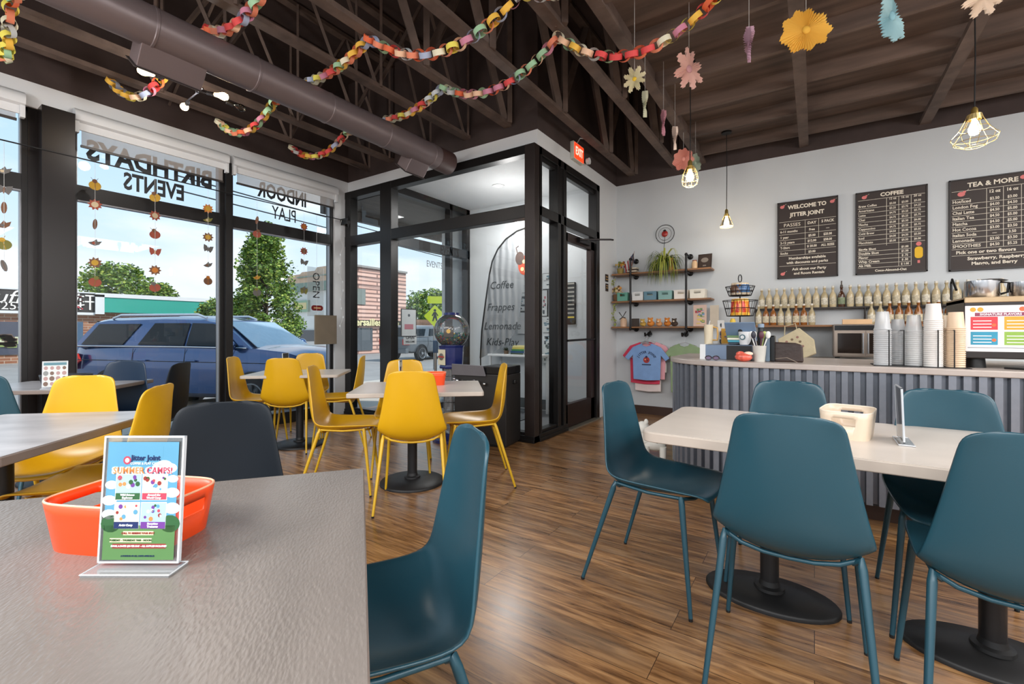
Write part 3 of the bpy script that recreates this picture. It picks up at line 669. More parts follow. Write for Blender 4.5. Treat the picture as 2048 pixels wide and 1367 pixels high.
# ================================================================ duct, fixtures
DUCT = mat('painted spiral duct', '#75696a', .36, .3, .04, 2)
dx, dz = -3.42, 3.03
t = empty('air_duct', (dx, 3.86, dz), 0, 'dark round duct running along the ceiling over the yellow chairs', 'duct')
d = MB().lathe([(0, 0), (.118, 0), (.122, .004), (.122, .2)], 32, M=RX(PI / 2))
d.lathe([(.122, .2), (.122, 7.5)], 32, M=RX(PI / 2))
d.build('duct_pipe', DUCT, t, smooth=40)
for k in range(12): MB().lathe([(.1222, k * .61 + .3), (.126, k * .61 + .304), (.126, k * .61 + .316), (.1222, k * .61 + .32)], 32, M=RX(PI / 2)).build('duct_seam', DUCT, t, smooth=40)
MB().lathe([(0, -.002), (.119, -.002), (.119, .22), (.1235, .22), (.1235, 0)], 32, M=RX(PI / 2)).build('end_cap', mat('maroon duct cap', '#46302d', .5), t, smooth=40)
for yc, ln in ((1.24 - 3.86, .36), (3.42 - 3.86, .26)):
    M_ = T(0, yc, 0) @ RY(math.radians(128))
    r = MB().bb(.08, .235, -ln / 2, ln / 2, -.08, .08, M=M_).build('register_boot', DUCT, t, bevel=.004)
    MB().bb(.235, .243, -ln / 2 - .015, ln / 2 + .015, -.095, .095, M=M_).build('register_face', mat('dark register face', '#3d3634', .5, .2), r, bevel=.003)
# spoke ceiling fixture
fx = Vector((-4.17, 1.66, 3.12))
t = empty('ceiling_light', fx, 0, 'black spoke ceiling light with glowing bulbs left of the duct', 'ceiling light')
BULB = mat('glowing bulb', '#ffe9b8', .3, emit=30, ecol='#ffd99a')
CLB = glass('clear bulb glass', (1, .98, .9), 1.3)
fr = MB().tube([(0, 0, 0), (0, 0, .26)], .008, 8).lathe([(0, .26), (.06, .26), (.06, .285), (0, .285)], 20)
fr.tube([(.0, -.22, -.01), (.0, .22, -.01)], .006, 8).tube([(-.28, .02, -.03), (.1, -.0, -.03)], .006, 8).tube([(0, 0, 0), (0, 0, -.04)], .012, 8)
fr.build('frame', mat('dark chrome', '#5a5a5e', .25, .9), t, smooth=50)
for (x, y, z) in ((-.02, -.28, -.02), (-.30, .04, -.03), (.05, .10, -.02), (.0, .27, -.02)):
    dn = Vector((x, y, 0)).normalized()
    M_ = T(x, y, z) @ dn.to_track_quat('Z', 'Y').to_matrix().to_4x4()
    s = MB().lathe([(0, -.05), (.014, -.05), (.016, 0), (0, 0)], 10, M=M_).build('socket', mat('dark chrome'), t, smooth=50)
    lit = y < .2
    MB().lathe([(0, 0), (.013, .005), (.018, .03), (.03, .06), (.031, .075), (.02, .1), (0, .106)], 14, M=M_).build('light_bulb', BULB if lit else CLB, s, smooth=80)
bulb('spoke_lamp', fx + Vector((-.05, -.05, -.1)), 16, .05)
# ================================================================ pendants
GOLD = mat('warm lit cage wire', '#c7b27a', .35, .7)
DEEP = 3.48
def pendant(px, py, y, label, kind):
    p = at(px, py, y=y); x, z = p.x, p.z
    t = empty('pendant_lamp', (x, y, z), 0, label, 'pendant lamp', 'caged pendant lamps over the counter')
    top = DEEP - z
    MB().lathe([(0, top), (.055, top), (.055, top - .02), (.012, top - .032), (0, top - .032)], 24).build('canopy', BLK, t, smooth=50)
    MB().tube([(0, 0, .13), (.004, 0, top * .5), (0, 0, top - .03)], .004, 6).build('cord', BLK, t)
    MB().lathe([(0, .14), (.008, .14), (.018, .125), (.02, .085), (.026, .082), (.026, .055), (0, .055)], 18).build('socket', mat('brass socket', '#b59a55', .3, .8), t, smooth=50)
    MB().lathe([(0, .058), (.013, .055), (.018, .035), (.032, .0), (.033, -.015), (.024, -.04), (0, -.05)], 16).build('light_bulb', BULB, t, smooth=80)
    c = MB(); n = 8
    prof = {'barrel': [(.03, .08), (.042, .06), (.06, .02), (.068, -.03), (.062, -.07), (.035, -.09)], 'flare': [(.035, .09), (.045, .06), (.075, -.005), (.118, -.06), (.105, -.095), (.05, -.125)], 'bell': [(.024, .07), (.036, .04), (.05, .0), (.068, -.05), (.07, -.07)]}[kind]
    for k in range(n):
        a = 2 * PI * k / n; c.tube([(r * math.cos(a), r * math.sin(a), zz) for r, zz in prof], .0018, 4)
    for r, zz in (prof[0], prof[2], prof[3], prof[-1]) + (() if kind == 'bell' else (prof[4],)):
        c.tube([(r * math.cos(2 * PI * k / 20), r * math.sin(2 * PI * k / 20), zz) for k in range(20)], .002, 4, closed=True)
    if kind == 'flare': c.lathe([(.03, .055), (.036, .055), (.036, .09), (.03, .09)], 16)
    c.build('wire_cage', GOLD, t)
    if kind == 'bell': MB().lathe([(.028, .05), (.05, -.0), (.07, -.06)], 20).build('glass_shade', glass('ribbed lamp glass', (.98, .95, .88), 2.0, .1, .15), t, smooth=60)
    bulb('pendant_glow', (x, y, z - .075), 5 if kind == 'bell' else 11, .035, (1, .93, .82))
pendant(1453, 442, 5.82, 'small bell shaped pendant lamp hanging before the back wall', 'bell')
pendant(1380, 352, 4.15, 'caged pendant lamp hanging behind the small paper flowers', 'barrel')
pendant(1949, 256, 4.25, 'wide flared cage pendant lamp at the right over the coffee machine', 'flare')
# exit sign
p = at(1148, 306, x=XV + .05)
t = empty('exit_sign', (XV, 4.93, 3.185), 0, 'lit red EXIT sign on the corner of the glass entry', 'exit sign')
MB().bb(0, .05, -.12, .16, -.02, .19).build('housing', mat('exit sign housing', '#c9c6b8', .4), t, bevel=.008)
MB().bb(.05, .054, -.105, .145, -.005, .175).build('red_face', mat('lit red face', '#e8431f', .4, emit=1.6, ecol='#ff3a18'), t)
MB().text('EXIT', .13, frm((.0555, .02, .085), (0, 1, 0), (0, 0, 1)), bold=.03, wide=.75).build('lettering', mat('exit letters', '#fff0e6', .4, emit=1.2, ecol='#ffb9a0'), t)
MB().tube([(.03, .0, .19), (.05, .05, .27), (.09, .2, .30), (.1, .3, .28)], .006, 6).build('cable', STR, t)
MB().lathe([(0, 0), (.035, .01), (.04, .05), (0, .05)], 14, M=T(.04, .24, .05) @ RY(PI / 2)).build('spot_head', GWHITE, t, smooth=50)
# ================================================================ paper chains
PAL = ['#e0693f', '#eebd4b', '#cfd6da', '#9fc9a3', '#e7e2c8', '#c9829b', '#d94a4a', '#ecdf62', '#a8b4d0', '#f0c7a6', '#e88a6a']
def linkmesh(col, big):
    n = 14; r = .041; w = .0185; P = []
    for z in (-w, w): P.append([(r * 1.12 * math.cos(2 * PI * k / n), r * .92 * math.sin(2 * PI * k / n), z) for k in range(n)])
    return MB().grid(P, wrap=True).mesh('paper_link', mat('chain paper ' + col, col, .7, 0, .03, emit=.0), smooth=60)
LM = [linkmesh(c, 1) for c in PAL]
def chain(y, hooks, sags, label):
    pts = []
    for (a, b), sg in zip(zip(hooks, hooks[1:]), sags):
        a, b = Vector(a), Vector(b); n = 40
        for k in range(n): 
            f_ = k / n; p = a.lerp(b, f_); p.z -= sg * 4 * f_ * (1 - f_); pts.append(p)
    pts.append(Vector(hooks[-1]))
    t = empty('paper_chain', pts[0], 0, label, 'paper chain', 'paper chains draped over the trusses')
    acc = 0; step = .0545; i = 0; rn = random.Random(len(label)); nxt = 0
    for a, b in zip(pts, pts[1:]):
        d = (b - a).length
        while acc + d > nxt:
            f_ = (nxt - acc) / d; p = a.lerp(b, f_); q = (b - a).normalized().to_track_quat('X', 'Z')
            o = bpy.data.objects.new('paper_link', LM[(i * 5 + rn.randint(0, 4)) % len(LM)]); COL.objects.link(o); o.parent = t
            o.location = p - pts[0]; o.rotation_euler = (q.to_matrix().to_4x4() @ RX(PI / 2 * (i % 2) + rn.uniform(-.35, .35) + .35)).to_euler()
            md = None
            i += 1; nxt += step
        acc += d
    return t
Z0 = 3.31
chain(3.05, [(-5.13, 3.03, Z0), (-4.25, 3.13, Z0), (-3.63, 3.16, Z0), (-2.745, 3.02, Z0), (-1.571, 2.97, Z0), (-.50, 3.15, Z0)], (.17, .0, .06, .20, .26), 'paper chain nearest the glass entry, sagging past the duct')
chain(2.3, [(-5.13, 2.24, Z0), (-4.25, 2.33, Z0), (-3.63, 2.31, Z0), (-2.741, 2.215, Z0), (-1.56, 2.45, Z0), (-.9, 2.5, Z0)], (.19, .0, .05, .24, .1), 'second paper chain, dipping above the middle of the room')
chain(1.5, [(-5.07, 1.36, Z0), (-4.5, 1.56, Z0), (-3.63, 1.51, Z0), (-2.75, 1.5, Z0)], (.17, .02, .12), 'third paper chain, beside the spoke light and over the duct')
chain(.7, [(-5.16, .74, Z0), (-4.35, .66, Z0), (-3.6, .66, Z0)], (.2, .05), 'paper chain cut by the upper left corner of the photo')
# ================================================================ paper flowers on threads
def flower(px, py, y, r, kind, col, c2, yawd, tilt, label, sx=1.0):
    p = at(px, py, y=y)
    t = empty('paper_flower', p, math.radians(yawd), label, 'paper flower', 'paper flowers hanging from the ceiling')
    top = (3.482 if p.x > -1.15 else 3.335) - p.z
    MB().tube([(0, 0, r * .5), (0, 0, top)], .0012, 4).build('thread', STR, t)
    n = 48; P = []
    lobes = {'fan': 9, 'daisy': 8, 'strip': 6}[kind]
    for i in range(6):
        f_ = i / 5; row = []
        for k in range(n * 2):
            a = 2 * PI * k / (n * 2); env = (1 - .16 * abs(math.sin(lobes * a / 2)) ** 2) if f_ > .6 else 1
            if kind == 'daisy': env = (1 - .45 * abs(math.cos(lobes * a / 2)) ** 3) if f_ > .45 else 1
            rr = r * (.06 + .94 * f_) * env * (1 + .10 * math.cos(2 * a + r * 40))
            row.append((rr * math.cos(a) * sx, (.010 if k % 2 else -.010) * (f_ * .8 + .2) + .10 * r * math.sin(2 * a) * f_, rr * math.sin(a)))
        P.append(row)
    o = MB().grid(P, wrap=True).build('petals', mat('tissue ' + col, col, .75, 0, .03), t)
    o.rotation_euler = (math.radians(tilt), 0, 0)
    MB().ball((0, 0, 0), r * .18, sq=(1, .5, 1)).build('flower_centre', mat('tissue centre ' + c2, c2, .8), t, smooth=60)
flower(1378, 138, 3.38, .155, 'daisy', '#e6bfb4', '#c08f93', 60, 4, 'tall pale pink paper flower turned half sideways', .8)
flower(1498, 88, 3.2, .115, 'fan', '#b48fa0', '#a77f92', 112, 0, 'mauve paper flower hanging edge on', .6)
flower(1612, 60, 3.25, .14, 'fan', '#e8bd55', '#d9a53a', 28, 0, 'yellow fan paper flower facing us', 1)
flower(1783, 32, 3.5, .165, 'fan', '#a9cfd6', '#87b6c2', 62, 0, 'pale blue paper flower at the top edge', .75)
flower(1269, 158, 3.1, .085, 'daisy', '#e9e2c4', '#d9b32f', 10, 0, 'white daisy paper flower with a yellow centre', 1)
flower(1290, 208, 3.55, .115, 'strip', '#cfcfb4', '#b6b796', 118, 0, 'pale green paper strip edge on below the daisy', .4)
flower(1327, 245, 4.0, .115, 'fan', '#c48b98', '#b27a8a', 112, 0, 'rose pink paper flower edge on', .5)
flower(1350, 276, 4.4, .125, 'strip', '#e3cfc1', '#d3bba9', 120, 0, 'thin cream paper strip edge on by the rose one', .35)
flower(1367, 318, 5.2, .13, 'fan', '#e3a596', '#d99082', 35, 0, 'salmon pink round paper flower above the caged lamp', .9)
flower(1391, 326, 5.35, .11, 'fan', '#a9b5a4', '#96a590', 60, 0, 'grey green paper flower beside the salmon one', .8)
flower(1965, -6, 3.3, .10, 'daisy', '#ecdccb', '#d9c0a8', 30, 0, 'cream paper flower just at the top edge, by the long lamp cord', 1)
# ================================================================ entry: gumball machine, bin, hangings
gp = Vector((-3.20, 3.66, 0))
t = empty('gumball_machine', gp, math.radians(-12), 'blue gumball machine with a clear globe on a glass pedestal', 'gumball machine')
GB = mat('dark blue enamel', '#16235c', .25, 0, .03, coat=.4)
MB().lathe([(0, 0), (.2, 0), (.2, .03), (.15, .07), (.06, .09), (0, .09)], 32).build('base', GB, t, smooth=50)
MB().lathe([(.1, .09), (.09, .2), (.085, .55), (.1, .76)], 8).build('glass_pedestal', glass('pressed glass column', (.93, .95, .95), 2.2, .05, .12), t)
MB().tube([(0, 0, .09), (0, 0, .76)], .02, 8).build('pole', STEEL, t)
sp = MB(); rn = random.Random(5)
for k in range(7):
    z = .14 + k * .09
    sp.tube([(.088 * math.cos(2 * PI * j / 16), .088 * math.sin(2 * PI * j / 16), z) for j in range(16)], .004, 4, closed=True)
sp.build('spiral_ring', STEEL, t)
MB().lathe([(0, .76), (.13, .76), (.132, .78), (.125, .80), (.135, .98), (.145, 1.0), (0, 1.0)], 8, M=RZ(PI / 8)).build('dispenser_body', GB, t, bevel=.006)
pl = MB().bb(-.06, .06, -.131, -.126, .80, .96, 0).prism(disc(.036, 16), .1315, .14, 1, M=frm((0, 0, .885), (1, 0, 0), (0, 0, 1))).bb(-.045, .05, -.142, -.139, .878, .892, 2).build('coin_plate', [mat('cream coin plate', '#cfc8ad', .4), STEEL, mat('red crank arrow', '#a32a22', .5)], t)
GL = glass('gumball globe glass', (.985, .99, .99), 1.5, 0, .05)
R0 = .187; zc0 = 1.155
prof = [(R0 * math.sin(a), zc0 - R0 * math.cos(a)) for a in [PI * (.2 + .66 * k / 12) for k in range(13)]]
MB().lathe(prof, 36).build('globe', GL, t, smooth=80)
MB().lathe([(.0, .995), (.112, .995), (.112, 1.01), (.1, 1.012)], 32).lathe([(.088, 1.32), (.082, 1.345), (0, 1.352)], 32).build('globe_lid', GB, t, smooth=50)
gc = ['#1f7a5a', '#b3262c', '#27408f', '#d8d5cf', '#2d8f96', '#c7478a', '#191a1c', '#d9b23a']
gms = [mat('gumball ' + c, c, .3) for c in gc]
gb = MB()
for k in range(620):
    a = rn.uniform(0, 2 * PI); z = rn.uniform(1.005, 1.13); rm = math.sqrt(max(0, R0 ** 2 - (z - zc0) ** 2)) - .016
    rr = rm * math.sqrt(rn.uniform(.45, 1)); 
    gb.lathe([(0, -.0105), (.008, -.006), (.0105, 0), (.008, .006), (0, .0105)], 6, rn.choices(range(8), [5, 2, 2, 2, 4, 1, 3, 1])[0], T(rr * math.cos(a), rr * math.sin(a), z))
gb.build('gumballs', gms, t, kind='stuff')
MB().bb(-.05, .05, -.003, .0, 0, .11, 0, M=RZ(.75) @ T(.0, -.183, 1.09) @ RX(-.1)).prism(disc(.022, 12), .004, .005, 1, M=RZ(.75) @ frm((0, -.183, 1.15), (1, 0, 0), (0, 0, 1))).build('price_card', [mat('dark price card', '#2c2218', .5), mat('gold price print', '#c9a253', .5)], t)
# bin
t = empty('trash_bin', (-2.83, 3.80, 0), math.radians(8), 'large dark bin with a grey tray lid behind the yellow chair', 'bin')
BINM = mat('dark bin laminate', '#24211f', .45, .1)
MB().bb(-.30, .30, -.17, .17, .02, .72).bb(-.28, .28, -.15, .15, 0, .02).build('cabinet', BINM, t, bevel=.008)
MB().bb(.02, .30, -.17, .17, .72, .80).bb(.26, .33, -.03, .03, .62, .66).build('black_bag', mat('black bin bag', '#151516', .25, 0, .2, 9, .6, 12), t, bevel=.01)
MB().prism([(-.32, .0), (.08, .0), (.06, .11), (-.30, .12)], -.012, .0, M=frm((0, -.19, .70), (1, 0, 0), (0, -.25, 1))).build('tray_lid', mat('grey tray lid', '#76757a', .4, .3), t, bevel=.003)
cl = MB(); rn = random.Random(9)
for k in range(16): cl.ball((-.28 + .4 * rn.random(), -.2 - .03 * rn.random(), .60 + .07 * rn.random()), .012 + .012 * rn.random(), n=7)
cl.build('crumpled_foil', CHROME, t, smooth=60)
# feather banner inside the entry
yb = 5.25
pts = [(961, 716), (964, 660), (972, 600), (979, 550), (985, 522), (996, 498), (1012, 478), (1034, 462), (1062, 452), (1072, 458), (1070, 480), (1062, 510), (1050, 545), (1044, 590), (1040, 630), (1028, 668), (1006, 694)]
poly = [(at(a, b, y=yb).x + 3.6, at(a, b, y=yb).z) for a, b in pts]
t = empty('feather_banner', (-3.6, yb, 0), 0, 'grey feather banner with a ladybug and lettering inside the entry', 'banner')
m, nt_, b = base('creased banner cloth'); tc_ = nt_.nodes.new('ShaderNodeTexCoord'); wv = nt_.nodes.new('ShaderNodeTexWave'); wv.inputs['Scale'].default_value = 3; wv.inputs['Distortion'].default_value = 4; wv.inputs['Detail Scale'].default_value = .6
nt_.links.new(tc_.outputs['Object'], wv.inputs[0]); bp_ = nt_.nodes.new('ShaderNodeBump'); bp_.inputs['Distance'].default_value = .012; nt_.links.new(wv.outputs[0], bp_.inputs['Height']); nt_.links.new(bp_.outputs[0], b.inputs['Normal'])
b.inputs['Base Color'].default_value = (*lin('#84878a'), 1); b.inputs['Roughness'].default_value = .4
MB().prism(poly, 0, .003, M=frm((0, 0, 0), (1, 0, 0), (0, 0, 1))).build('banner_cloth', m, t)
edge = [(x, -.004, z) for x, z in poly[:10]]
MB().tube(edge, .012, 6).tube([(poly[0][0], 0, poly[0][1]), (poly[0][0] - .0, 0.02, .03)], .01, 6).lathe([(0, .012), (.16, .012), (.16, .03), (0, .03)], 20, M=T(poly[0][0], .02, 0)).build('flex_pole', BLK, t, smooth=50)
lb = MB()
c = at(1048, 530, y=yb - .01); cx, cz = c.x + 3.6, c.z
lb.prism([(cx + p[0] - .0, cz + p[1]) for p in disc(.13, 20, .75, 1)], .004, .006, 0, M=frm((0, 0, 0), (1, 0, 0), (0, 0, 1)))
lb.prism([(cx + p[0] - .07, cz + p[1] + .1) for p in disc(.09, 18, .8, 1)], .006, .008, 1, M=frm((0, 0, 0), (1, 0, 0), (0, 0, 1)))
for ox, oz in ((-.03, -.05), (.04, .0), (0, .05), (.03, -.08)): lb.prism([(cx + ox + p[0], cz + oz + p[1]) for p in disc(.028, 12)], .0075, .009, 2, M=frm((0, 0, 0), (1, 0, 0), (0, 0, 1)))
lb.tube([(cx - .1, -.008, cz + .15), (cx - .13, -.008, cz + .25), (cx - .09, -.008, cz + .27)], .006, 5, 1)
lb.build('ladybug_print', [mat('ladybug orange red', '#b5482c', .6), mat('ladybug dark brown', '#4b3a34', .6), mat('ladybug pale spot', '#d9c08c', .6)], t)
tx = MB()
for s_, px, py in (('Coffee', 1002, 570), ('Frappes', 1000, 614), ('Lemonade', 1003, 652), ('Kids-Play', 1003, 684)):
    p = at(px, py, y=yb - .01); tx.text(s_, .15, frm((p.x + 3.6, -.006, p.z), (1, 0, 0), (0, 0, 1)), shear=.25)
tx.build('lettering', mat('banner pale print', '#23272a', .6), t)
# pictures on the entry's back wall
PB = 5.69
def flat(name, px0, py0, px1, py1, y, mats, label, cat, group=None, fr=.006, content=None):
    a, b = at(px0, py0, y=y), at(px1, py1, y=y)
    cx, cz, w, h = (a.x + b.x) / 2, (a.z + b.z) / 2, abs(b.x - a.x), abs(a.z - b.z)
    t = empty(name, (cx, y, cz), 0, label, cat, group)
    if fr: MB().bb(-w / 2, w / 2, -.018, 0, -h / 2, h / 2).build('frame', mats[0], t, bevel=.002)
    c = MB().bb(-w / 2 + fr, w / 2 - fr, -.020, -.012, -h / 2 + fr, h / 2 - fr, 0)
    ms = [mats[1]]
    if content: content(c, w, h, frm((0, -.0202, 0), (1, 0, 0), (0, 0, 1))); ms = list(mats[1:])
    c.build('print', ms, t)
    return t
PAPER = mat('pale poster paper', '#cdd2d4', .5); INK = mat('grey poster ink', '#4e565c', .6); TAN = mat('tan poster', '#b98a63', .6); BLU = mat('dull blue print', '#6c8796', .6)
def blocks(seed, nb, ks):
    def f(c, w, h, M_):
        rn = random.Random(seed)
        for k in range(nb):
            bw, bh = w * rn.uniform(.1, .35), h * rn.uniform(.03, .12); x = rn.uniform(-w / 2 + .02, w / 2 - .02 - bw); z = rn.uniform(-h / 2 + .02, h / 2 - .02 - bh)
            R(x, x + bw, z, z + bh, rn.choice(ks), k % 4, c, M_)
    return f
flat('wall_poster', 1086, 547, 1116, 577, PB, (BLK, PAPER, BLU, INK), 'pale landscape poster, topmost on the wall behind the side glass', 'poster', content=blocks(1, 9, (1, 2)))
flat('wall_poster', 1084, 580, 1096, 632, PB, (BLK, PAPER, INK, mat('rose print', '#b5707c', .6)), 'narrow pale poster in a black frame, left of the tan one', 'poster', content=blocks(2, 8, (1, 2)))
flat('wall_poster', 1099, 579, 1117, 632, PB, (BLK, TAN, INK, mat('brown print', '#7d5030', .6)), 'tan poster in a black frame beside the door frame', 'poster', content=blocks(3, 9, (1, 2)))
flat('wall_poster', 1086, 634, 1118, 664, PB, (BLK, PAPER, INK, BLU), 'grey notice sheets under the framed posters', 'poster', fr=.001, content=blocks(4, 16, (1, 2)))
flat('wall_poster', 1087, 668, 1118, 727, PB, (GWHITE, PAPER, INK, BLU), 'white framed collage low on the entry wall', 'poster', content=blocks(5, 26, (1, 2)))
def strip(c, w, h, M_):
    for k in range(9): R(-w / 2 + .01, w / 2 - .01, h / 2 - .03 - k * h / 10, h / 2 - .02 - k * h / 10 + .012, 1 if k < 8 else 2, 1, c, M_)
flat('menu_board', 1131, 565, 1151, 648, PB, (BLK, BLK, mat('board white print', '#9c9a92', .6), mat('board yellow strip', '#d8bd3a', .5)), 'tall black notice board seen through the glass door', 'notice board', content=strip)
flat('wall_poster', 1034, 586, 1062, 622, PB, (BLK, PAPER, INK, BLU), 'white sheet behind the corner post, above the easel board', 'poster', content=blocks(6, 8, (1, 2)))
flat('wall_poster', 1036, 624, 1064, 668, PB, (BLK, GWHITE, PAPER), 'blank white board with a dark edge behind the corner post', 'board')
flat('power_outlet', 1096, 757, 1106, 776, PB, (GWHITE, mat('outlet ivory', '#c4c4c0', .4)), 'white power outlet low on the entry wall', 'outlet', fr=.004)
# little table with books in the entry
t = empty('entry_table', (-3.45, 5.35, 0), 0, 'narrow white side table inside the entry', 'table')
MB().bb(-.42, .42, -.16, .16, .80, .83).build('tabletop', GWHITE, t, bevel=.004)
for sx in (-.39, .39):
    for sy in (-.13, .13): MB().bb(sx - .015, sx + .015, sy - .015, sy + .015, .012, .80).build('leg', GWHITE, t)
for k, (c, dz_, dw) in enumerate((('#3d4a3c', .0, .20), ('#2c4f7a', .025, .21), ('#3c7d4a', .05, .19), ('#c9bd5a', .075, .18), ('#d9cf8a', .10, .17))):
    bk_ = empty('book', (-3.40 + .004 * k, 5.30, .83 + dz_), .05 * k, ('dark grey green book, lowest of the stack', 'blue book in the stack on the entry table', 'green book in the middle of the stack', 'mustard book near the top of the stack', 'pale yellow book on top of the stack')[k], 'book', 'books on the entry table')
    MB().bb(-dw / 2, dw / 2, -.07, .07, 0, .024).build('cover', mat('book cover ' + c, c, .5), bk_); MB().bb(-dw / 2 + .004, dw / 2 + .001, -.066, .0705, .003, .021).build('pages', PAPER, bk_)
t = empty('potted_plant', (-3.62, 5.30, .83), 0, 'tiny dark potted plant beside the books', 'plant')
MB().lathe([(0, 0), (.03, 0), (.038, .05), (.03, .05)], 14).build('pot', mat('brown pot', '#5a4632', .6), t, smooth=50)
fm = MB(); rn = random.Random(2)
for k in range(40):
    a, b = rn.uniform(0, 6.3), rn.uniform(.2, 1.2); d_ = Vector((math.cos(a) * math.sin(b), math.sin(a) * math.sin(b), math.cos(b))); p = Vector((0, 0, .045)); q = p + d_ * .06; s_ = d_.cross(Vector((0, 0, 1))) * .012
    fm.add([p, (p + q) / 2 + s_, q, (p + q) / 2 - s_], [(0, 1, 2, 3)])
fm.build('leaves', mat('dark plant leaf', '#3c4a24', .6), t)
t = empty('recessed_light', (-3.50, 4.94, ZH), 0, 'round recessed light in the white entry ceiling', 'recessed light')
MB().lathe([(.085, 0), (.085, -.006), (.062, -.004), (.058, 0)], 28).build('trim_ring', GWHITE, t, smooth=50)
MB().lathe([(0, -.002), (.058, -.002)], 24).build('lens', mat('lit lens', '#fff6e6', .5, emit=3), t)
MB().bb(-4.3, -3.1, 4.4, 5.4, .012, .022).build('door_mat', mat('grey ribbed mat', '#55595d', .9, 0, .2, 30, .5, 90), label='grey ribbed mat on the entry floor', cat='mat')
# hanging grey sign, OPEN sign, string of shells at the corner pier
a = at(621, 646, x=XW + .1)
t = empty('hanging_sign', (XW + .13, 3.62, 1.17), 0, 'plain taupe sign panel hung in the window corner', 'sign')
MB().bb(-.01, .01, -.16, .16, -.19, .19).build('panel', mat('taupe sign panel', '#7d7160', .55), t, bevel=.003)
MB().tube([(0, -.13, .19), (0, -.13, 1.49)], .0015, 4).tube([(0, .13, .19), (0, .13, 1.49)], .0015, 4).build('cord', STR, t)
t = empty('open_sign', (XW - .06, 3.60, 1.62), 0, 'vertical clear sign with lettering on the window by the corner', 'sign')
MB().bb(-.004, .0, -.12, .12, -.27, .38).build('panel', glass('frosted sign', (.95, .97, .97), 1.2, .1, .22), t)
MB().text('OPEN', .14, frm((.003, 0, .14), (0, 0, -1), (0, 1, 0)), bold=.0, wide=.95).build('lettering', LETM, t)
MB().prism(rrect(.17, .07, .034, 5), 0, .004, 0, M=frm((.001, .02, -.16), (0, 1, 0), (0, 0, 1))).bb(.004, .0055, -.03, .07, -.168, -.152, 1).build('red_badge', [mat('deep red badge', '#7a1c1c', .4), mat('badge gold print', '#d9b27a', .5)], t)
t = empty('shell_string', (XW + .13, 3.86, 2.66), 0, 'white cord with shells dangling down the corner frame', 'string decoration')
rn = random.Random(4); pts = [(rn.uniform(-.02, .02) * min(k, 1), rn.uniform(-.04, .03) * min(k, 1), -k * .12) for k in range(14)]
MB().tube(pts, .0025, 5).build('cord', STR, t)
for k in range(4, 13): MB().ball((0, 0, 0), .012, sq=(1, .6, 1.6), n=8).build('shell', GWHITE, t, loc=pts[k], smooth=60)
# door hours sign on the outer door
t = empty('hours_sign', at(817, 645, x=-4.60), math.radians(90), 'framed hours notice on the outer glass door', 'notice')
MB().bb(-.14, .14, -.006, .0, -.19, .19).build('frame', BLK, t); MB().bb(-.128, .128, -.008, -.004, -.178, .178, 0).bb(-.08, .08, -.009, -.006, -.09, -.02, 1).prism(disc(.02, 12), .009, .01, 2, M=frm((0, 0, .1), (1, 0, 0), (0, 0, 1))).build('notice_sheet', [PAPER, mat('rose print'), INK], t)
t = empty('door_sticker', at(820, 678, x=-4.60), math.radians(90), 'small black and white sticker under the hours notice', 'sticker')
s_ = MB().bb(-.12, .12, -.003, 0, -.07, .07, 0).text('OPEN', .06, frm((0, -.004, .02), (1, 0, 0), (0, 0, 1)), 1, bold=.02).text('WELCOME', .035, frm((0, -.004, -.035), (1, 0, 0), (0, 0, 1)), 1, bold=.02)
s_.build('vinyl', [PAPER, LETM], t)
t = empty('barrier_post', (-4.05, 4.32, .012), 0, 'slim chrome and black stand behind the glass, left of the gumball globe', 'stand')
MB().lathe([(0, 0), (.14, 0), (.14, .02), (.02, .03), (0, .03)], 24).build('base', BLK, t, smooth=50); MB().tube([(0, 0, .03), (0, 0, .95)], .018, 10).build('pole', CHROME, t, smooth=50)
MB().bb(-.03, .03, -.02, .02, .86, 1.02).build('stanchion_head', mat('blue belt head', '#37506e', .4), t, bevel=.005)
# ================================================================ counter
CT, CB = .94, .905
CX, CY, CR_, YF = -.45, 3.97, .55, 3.42
def cpath(off):
    "front outline of the counter, from the far left end round the corner and along the front"
    r = CR_ - off
    p = [(CX - r, 4.55)]
    p += [(CX + r * math.cos(PI + PI / 2 * k / 14), CY + r * math.sin(PI + PI / 2 * k / 14)) for k in range(15)]
    p.append((2.6, CY - r))
    return p
t = empty('service_counter', (CX, CY, 0), 0, 'counter with corrugated grey metal front and a pale rounded worktop', 'counter')
def loc_(p): return [(x - CX, y - CY) for x, y in p]
top = loc_(cpath(0)) + [(2.6 - CX, 4.32 - CY), (-.2 - CX, 4.32 - CY), (-.25 - CX, 4.55 - CY)]
MB().prism(top, CB, CT).build('worktop', mat('pale worktop laminate', '#b5aaa3', .3, 0, .05, 9), t, bevel=.005, smooth=40)
# corrugated sheet: follow the outline and step in and out
path = [Vector(p) for p in loc_(cpath(.055))]
seg = []; acc = 0
for a, b in zip(path, path[1:]): seg.append((acc, a, b)); acc += (b - a).length
def on(s_):
    for s0, a, b in reversed(seg):
        if s_ >= s0:
            d = (b - a).normalized(); return a + d * (s_ - s0), Vector((d.y, -d.x))
    return path[0], Vector((-1, 0))
pts = []; s_ = 0; P_ = .0600
while s_ < acc - P_:
    for f_, o in ((0, 0), (.36, 0), (.42, .042), (.94, .042), (1.0, 0)):
        q, n_ = on(s_ + f_ * P_); pts.append(q + n_ * o)
    s_ += P_
corr = MB().grid([[(p.x, p.y, z) for p in pts] for z in (.115, CB)])
corr.build('corrugated_front', mat('corrugated steel', '#868b95', .3, .5, .05, 30), t)
kick = loc_(cpath(.12))
MB().add([(x, y, z) for z in (0, .115) for x, y in kick], [(i, i + 1, len(kick) + i + 1, len(kick) + i) for i in range(len(kick) - 1)]).build('kick_board', mat('brown baseboard'), t)
